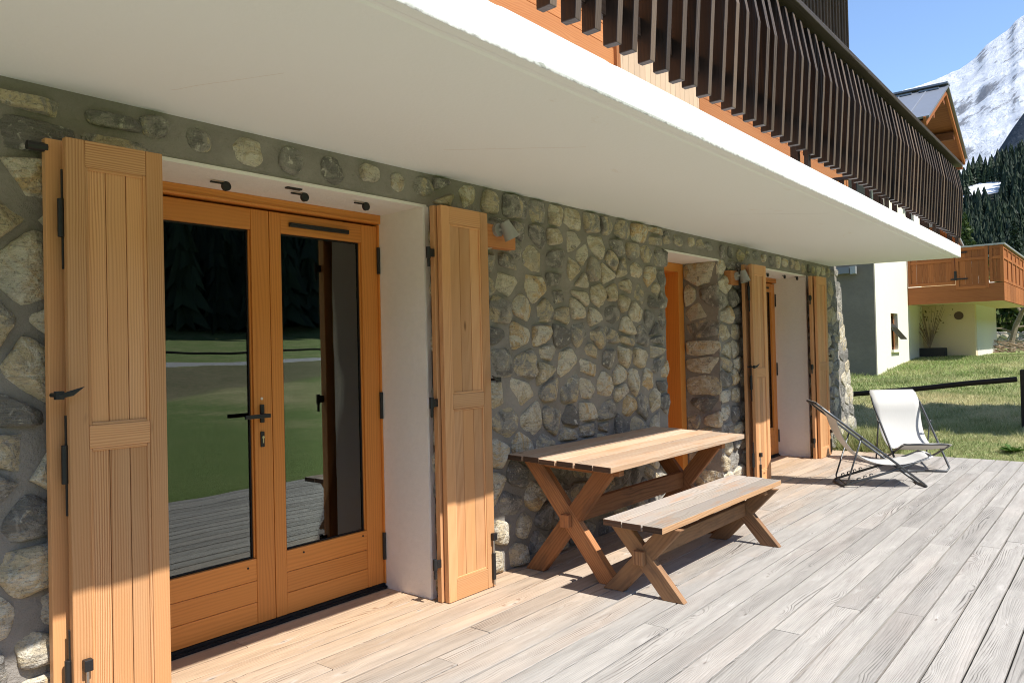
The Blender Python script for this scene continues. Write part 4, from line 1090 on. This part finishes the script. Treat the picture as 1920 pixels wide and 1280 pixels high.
# low dry stone wall
T = None
mb = MB(); bx = 34.0
mb.box(bx, bx+.5, 1.0, 7.0, gz(34, 4)-.2, gz(34, 4)+.62, mi=0)
def wput(a, z, d): return (bx-d, a, gz(34, 4)+z)
region(mb, 1.0, 7.0, -.1, .58, wput, hs=(.13, .2), ws=(.2, .4), g=.03)
def wtop(a, z, d): return (bx+z, a, gz(34, 4)+.60+d)
region(mb, 1.0, 7.0, .0, .5, wtop, hs=(.25, .3), ws=(.3, .5), g=.04)
o = mb.build('dry_stone_wall', [M['mortar'], M['stone']]); tag(o, 'low dry stone wall in shade behind the leaning bare tree', 'wall')
# leaning bare tree and brushwood
T = thing('bare_tree', 'leaning bare pale-barked tree beside the neighbour pier', 'tree', (30.4, 3.18, gz(30.4, 3.18)))
mb = MB(); mb.tube([(0, .03, -.2), (0, -.02, .35), (.0, -.16, .9), (.05, -.34, 1.35), (.1, -.75, 1.9), (.2, -1.3, 2.8)], [.12, .10, .085, .07, .055, .03], 8); sub(T, mb, 'trunk', M['bark'])
for pts in ([(0, -.08, .62), (0, .25, .78), (0, .5, .80), (.05, .9, .95)], [(.05, -.3, 1.3), (.1, -.1, 1.7), (.2, .1, 2.3)], [(0, -.12, .8), (0, -.5, .85), (.1, -1.1, 1.0)], [(.1, -.75, 1.9), (.1, -.6, 2.5), (.2, -.4, 3.0)]):
    mb = MB(); mb.tube(pts, [.05-.012*i for i in range(len(pts))], 6); sub(T, mb, 'branch', M['bark'])
mb = MB()
for k in range(70):
    a = rng.uniform(-1.3, 1.5); b = rng.uniform(-.9, .9); an = rng.uniform(0, PI); L = rng.uniform(.4, 1.2); z = rng.uniform(.02, .28)*(1-abs(b)/1.3)
    p = Vector((29.4+b*.7, 3.1+a*.55, gz(29.4, 3.1)+z)); d = Vector((math.cos(an)*.5, math.sin(an), rng.uniform(-.12, .4)))
    mb.tube([tuple(p), tuple(p+d*L*.5+Vector((0, 0, .03))), tuple(p+d*L)], [.018, .013, .005], 5, tone=random.random())
o = mb.build('brushwood_heap', M['twig']); tag(o, 'heap of cut dry branches on the grass at the foot of the neighbour pier', 'branches')
# potted plant under the balcony
T = thing('potted_shrub', 'sparse leafless shrub in a dark trough pot under the neighbour balcony', 'plant', (25.0, 4.62, 1.0))
mb = MB(); mb.box(-.16, .16, -.42, .30, .0, .30); sub(T, mb, 'pot', M['dirtpot'], bevel=.02)
mb = MB()
for k in range(22):
    a = rng.uniform(-.8, .8); h = rng.uniform(.7, 1.5); mb.tube([(0, 0, .3), (rng.uniform(-.1, .1), a*.2, .3+h*.4), (rng.uniform(-.2, .2), a*.55, .3+h)], [.012, .009, .003], 5)
sub(T, mb, 'stems', M['twig'])
p = np.stack([rng.uniform(-.2, .2, 70), rng.normal(0, .26, 70), rng.uniform(.7, 1.75, 70)], 1); V, Fc, tn = leaf_cloud(p, np.full(70, .026), rng.uniform(0, 1, 70)); fastmesh('foliage', V, Fc, M['shade_shrub'], tn, T)

# ------------------------------------------------------------------ fences
T = thing('rail_fence', 'dark wooden fence with one sloping rail on the lawn behind the deck chairs', 'fence', (14, 1.3, gz(14, 1.3)))
def fence(T, posts, rails, pw=.07, rr=.035):
    o_ = T.location
    for (x, y, z0, z1) in posts:
        mb = MB(); mb.box(x-pw-o_.x, x+pw-o_.x, y-pw-o_.y, y+pw-o_.y, z0-o_.z, z1-o_.z, 'z'); sub(T, mb, 'post', M['darkrail'], bevel=.012)
    for (a, b) in rails:
        mb = MB(); A_, B_ = Vector(a)-o_, Vector(b)-o_; n_ = 6
        mb.tube([tuple(A_.lerp(B_, i/n_)+Vector((0, 0, .008*math.sin(i*2.1)))) for i in range(n_+1)], rr, 9); sub(T, mb, 'rail', M['darkrail'])
fence(T, [(14, 1.285, .1, 1.03), (14.0, 5.4, -.1, .75), (14.0, -1.6, .1, 1.05)], [((13.93, 1.40, .885), (13.93, 5.45, .42)), ((13.93, 1.2, .885), (13.93, -1.6, .9))], .075, .042)
T = thing('rail_fence', 'dark rail fence beside the gravel road, mirrored in the door glass', 'fence', (20, -30.5, 1.2))
xs_ = [-20+31*i for i in range(4)]
fence(T, [(x, -30.5, 1.0, 2.0) for x in xs_], [((-20, -30.42, 1.82), (73, -30.42, 1.82))], .06, .06)

# ------------------------------------------------------------------ parked car beyond the road (seen mirrored in the glass)
cx, cy = 20, -68; cz = gz(cx, cy)
T = thing('parked_car', 'dark red car parked below the forest, mirrored in the door glass', 'car', (cx, cy, cz))
mb = MB(); pr = [(-2.1, .35), (-2.1, .8), (-1.95, .95), (-1.2, 1.02), (-.55, 1.42), (.9, 1.45), (1.6, 1.05), (2.05, .98), (2.12, .6), (2.1, .35)]
mb.prism(pr, -.85, .85, axis='y', grain='x'); sub(T, mb, 'body', M['carpaint'], bevel=.06)
for s_ in (-1, 1):
    mb = MB(); mb.prism([(-1.1, 1.03), (-.55, 1.36), (.85, 1.39), (1.35, 1.05)], s_*.852-.004, s_*.852+.004, axis='y', grain='x'); sub(T, mb, 'side_window', M['carglass'])
    for wx in (-1.3, 1.3):
        mb = MB(); mb.tube([(wx, s_*.68, .33), (wx, s_*.88, .33)], .33, 20); wh = sub(T, mb, 'wheel', M['tyre']); 
        mb = MB(); mb.tube([(wx, s_*.881, .33), (wx, s_*.89, .33)], .2, 14); r_ = sub(wh, mb, 'rim', M['bolt_metal'])
    mb = MB(); mb.box(-2.12, -2.09, s_*.62-.16, s_*.62+.16, .68, .84); sub(T, mb, 'headlight', M['carlight'])

# ------------------------------------------------------------------ grass and plants near the deck
def blades(n, xr, yr, hmin, hmax, name, wid=.004, dens=None, mat='grass', tonefn=None):
    x = rng.uniform(*xr, n); y = rng.uniform(*yr, n)
    keep = np.ones(n, bool) if dens is None else rng.uniform(0, 1, n) < dens(x, y)
    x, y = x[keep], y[keep]; n = len(x)
    ix = np.clip(np.searchsorted(xs, x)-1, 0, nx-2); iy = np.clip(np.searchsorted(ys, y)-1, 0, ny-2)
    tx = (x-xs[ix])/(xs[ix+1]-xs[ix]); ty = (y-ys[iy])/(ys[iy+1]-ys[iy])
    z = Zg[ix, iy]*(1-tx)*(1-ty)+Zg[ix+1, iy]*tx*(1-ty)+Zg[ix, iy+1]*(1-tx)*ty+Zg[ix+1, iy+1]*tx*ty
    h = rng.uniform(hmin, hmax, n); a = rng.uniform(0, 2*PI, n); le = rng.uniform(.2, .9, n)*h; b = rng.uniform(0, 2*PI, n)
    w_ = wid*(1+x*.08)
    p = np.stack([x, y, z-.01], 1); dx = np.stack([np.cos(a)*w_, np.sin(a)*w_, 0*a], 1)
    tip = p+np.stack([np.cos(b)*le, np.sin(b)*le, h], 1)
    V = np.stack([p-dx, p+dx, tip], 1).reshape(-1, 3); tn = rng.uniform(0, 1, n)**1.5
    if tonefn is not None: tn = np.clip(tn*.6+tonefn(x, y), 0, 1)
    return fastmesh(name, V, np.arange(n*3).reshape(-1, 3), M[mat], tn)
pn = {}
def dryfn(x, y):
    v = np.array([mnoise.noise(Vector((float(a)*.7, float(b)*.7, 1.0))) for a, b in zip(x, y)])
    return np.clip(v*.8+.12+.35*((x > 12.6) & (x < 17)), 0, .9)
o = blades(90000, (11.2, 17.5), (.4, 5.2), .018, .055, 'lawn_grass', .0035, tonefn=dryfn); tag(o, kind='stuff', label='short green and straw coloured grass on the lawn behind the deck', cat='grass')
o = blades(42000, (17.5, 27), (.8, 6.4), .03, .07, 'meadow_grass', .004, tonefn=lambda x, y: dryfn(x, y)*.6); tag(o, kind='stuff', label='green grass rising to the neighbour chalet', cat='grass')
o = blades(2600, (11.2, 11.9), (2.55, 3.42), .12, .36, 'tall_grass', .005, tonefn=lambda x, y: 0*x+.15); tag(o, kind='stuff', label='tall grass tuft at the foot of the stone wall corner', cat='grass')
o = blades(5000, (11.18, 11.34), (.3, 3.2), .03, .11, 'edge_grass', .004, tonefn=lambda x, y: dryfn(x, y)*.7); tag(o, kind='stuff', label='ragged grass along the far edge of the deck', cat='grass')
def clump(x, y):
    v = np.array([mnoise.noise(Vector((float(a)*2.3, float(b)*2.3, 7.0)))+.5*mnoise.noise(Vector((float(a)*6, float(b)*6, 2.0))) for a, b in zip(x, y)])
    return np.clip((v-.12)*2.2, 0, 1)
o = blades(60000, (11.2, 22), (.5, 6), .05, .13, 'grass_tufts', .0042, dens=clump, tonefn=lambda x, y: dryfn(x, y)*.5); tag(o, kind='stuff', label='longer tufts of fresh green grass scattered over the lawn', cat='grass')
T = thing('dandelion_plant', 'low rosette of broad green leaves in the grass beside the deck', 'plant', (12.0, 1.27, gz(12.0, 1.27)))
mb = MB()
for k in range(34):
    a = rng.uniform(0, 2*PI); L = rng.uniform(.10, .24); e = rng.uniform(.2, .9); d = Vector((math.cos(a), math.sin(a), 0)); s_ = Vector((-d.y, d.x, 0))*.028
    p1 = d*L*.5+Vector((0, 0, L*.5*e)); p2 = d*L+Vector((0, 0, L*.55*e))
    mb.add([(0, 0, 0), tuple(p1-s_), tuple(p2), tuple(p1+s_)], [(0, 1, 2, 3)], None, random.random())
sub(T, mb, 'leaves', M['herb'])

# ------------------------------------------------------------------ forests (uncountable masses)
def forest(name, pts, hr, label):
    nl, ns = 7, 8; tv = []; tf = []
    for L in range(nl):
        z0_ = .06+.9*L/nl; z1_ = min(1, z0_+.30); r_ = .20*(1-L/nl)**.8+.012
        b = len(tv); tv.append((0, 0, z1_))
        for k in range(ns*2):
            rr_ = r_*(1.0 if k % 2 == 0 else .55); a = 2*PI*k/(ns*2)+L*.7; tv.append((rr_*math.cos(a), rr_*math.sin(a), z0_-(.03 if k % 2 == 0 else -.02)))
        for k in range(ns*2): tf.append((b, b+1+k, b+1+(k+1) % (ns*2)))
    tv = np.array(tv); tf = np.array(tf); Vs = []; Fs = []; Ts = []
    for i, (x, y, z) in enumerate(pts):
        h = rng.uniform(*hr); a = rng.uniform(0, 6.28); c, s_ = math.cos(a), math.sin(a); wd = h*rng.uniform(.75, 1.25)
        v = np.stack([(tv[:, 0]*c-tv[:, 1]*s_)*wd, (tv[:, 0]*s_+tv[:, 1]*c)*wd, tv[:, 2]*h], 1)+rng.normal(0, .012*h, tv.shape)+np.array([x, y, z])
        Vs.append(v); Fs.append(tf+i*len(tv)); Ts.append(np.clip(rng.uniform(0, 1)*.7+rng.uniform(0, .3, len(tf)), 0, 1))
    o = fastmesh(name, np.concatenate(Vs), np.concatenate(Fs), M['conifer'], np.concatenate(Ts)); return tag(o, label, 'forest', kind='stuff')
pts = []
while len(pts) < 3000:
    x = rng.uniform(405, 660); q = rng.uniform(.03, .30); y = x*q; z = gz(x, y)
    el = (z-1.5)/x
    if .106 < q < .205 and .138 < el < .178 and rng.uniform() < .985: continue      # snowy clearing
    if .03 < q < .106 and .085 < el < .15 and rng.uniform() < .35: continue
    pts.append((x, y, z+nz(np.array([x]), np.array([y]), .02, 7)[0]-1))
for k in range(140):
    x = rng.uniform(230, 400); y = x*rng.uniform(.03, .26); pts.append((x, y, gz(x, y)-.5))
forest('forest', pts, (11, 21), 'dark spruce forest on the hillside below the snowy mountain')
pts = []
while len(pts) < 1900:
    y = -80-110*rng.uniform(0, 1)**1.4; x = rng.uniform(-40, 330); pts.append((x, y, gz(x, y)-1))
forest('forest', pts, (12, 21), 'dark spruce forest across the road, mirrored in the door glass')

# ------------------------------------------------------------------ mountain
th = np.radians(np.linspace(66, 112, 300)); rs_ = np.linspace(0, 1, 190)
hd = np.degrees(th)
ridge = np.interp(hd, [66, 75.4, 77.4, 78.3, 79.9, 81.7, 82.6, 83.2, 83.8, 84.4, 84.8, 85.3, 88, 95, 112], [.25, .286, .295, .296, .302, .314, .324, .335, .341, .346, .354, .358, .40, .42, .36])
TT, RR = np.meshgrid(th, rs_, indexing='ij'); Rm = 1500+2100*RR
Z = np.zeros_like(TT)
base = .10+(ridge[:, None]-.10)*RR**.85
Zm = Rm*base*np.where(RR > .97, 1-(RR-.97)*3, 1)
Xm = Rm*np.sin(TT); Ym = Rm*np.cos(TT)
def ridged(x, y, z, s):
    v = np.empty(x.size)
    for i, (a, b, c) in enumerate(zip(x.ravel(), y.ravel(), z.ravel())):
        v[i] = mnoise.ridged_multi_fractal(Vector((a*s, b*s, c*s*.6)), 1.0, 2.1, 6, 1.0, 2.0)
    return v.reshape(x.shape)
rg = ridged(Xm, Ym+Zm*.6, Zm, .0022)
Zm = Zm+(rg-1.0)*60*np.sin(PI*np.clip(RR*.97, 0, 1))**.6
Im = np.arange(Zm.size).reshape(Zm.shape)
Fm = np.stack([Im[:-1, :-1], Im[1:, :-1], Im[1:, 1:], Im[:-1, 1:]], -1).reshape(-1, 4)[:, ::-1]
o = fastmesh('mountain', np.stack([Xm, Ym, Zm], -1).reshape(-1, 3), Fm, M['mountain'], smooth=True); tag(o, kind='structure')

# wooded spur in front of the snowy face, its blue shade put into the colour
g = G('shaded_wooded_spur'); p = g.pos(); n_ = g.noise(p, .02, 6, .7); n2_ = g.noise(p, .1, 4, .7)
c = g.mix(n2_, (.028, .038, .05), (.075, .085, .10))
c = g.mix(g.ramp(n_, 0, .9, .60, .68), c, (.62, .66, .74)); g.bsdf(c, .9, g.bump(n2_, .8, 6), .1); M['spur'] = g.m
th2 = np.radians(np.linspace(78, 104, 130)); hd2 = np.degrees(th2)
cr = np.interp(hd2, [78, 81.5, 82.7, 83.6, 84.35, 85.1, 88, 95, 104], [.02, .15, .190, .212, .231, .247, .30, .36, .40])
T2, R2 = np.meshgrid(th2, np.linspace(0, 1, 60), indexing='ij'); Rr = 820+420*R2
el2 = np.where(R2 < .8, .02+(cr[:, None]-.02)*(R2/.8), cr[:, None]-(R2-.8)*.5)
Z2 = Rr*el2; X2 = Rr*np.sin(T2); Y2 = Rr*np.cos(T2); Z2 = Z2+nz(X2, Y2, .02, 9)
I2 = np.arange(Z2.size).reshape(Z2.shape)
o = fastmesh('hills', np.stack([X2, Y2, Z2], -1).reshape(-1, 3), np.stack([I2[:-1, :-1], I2[1:, :-1], I2[1:, 1:], I2[:-1, 1:]], -1).reshape(-1, 4)[:, ::-1], M['spur'], smooth=True); tag(o, kind='structure')
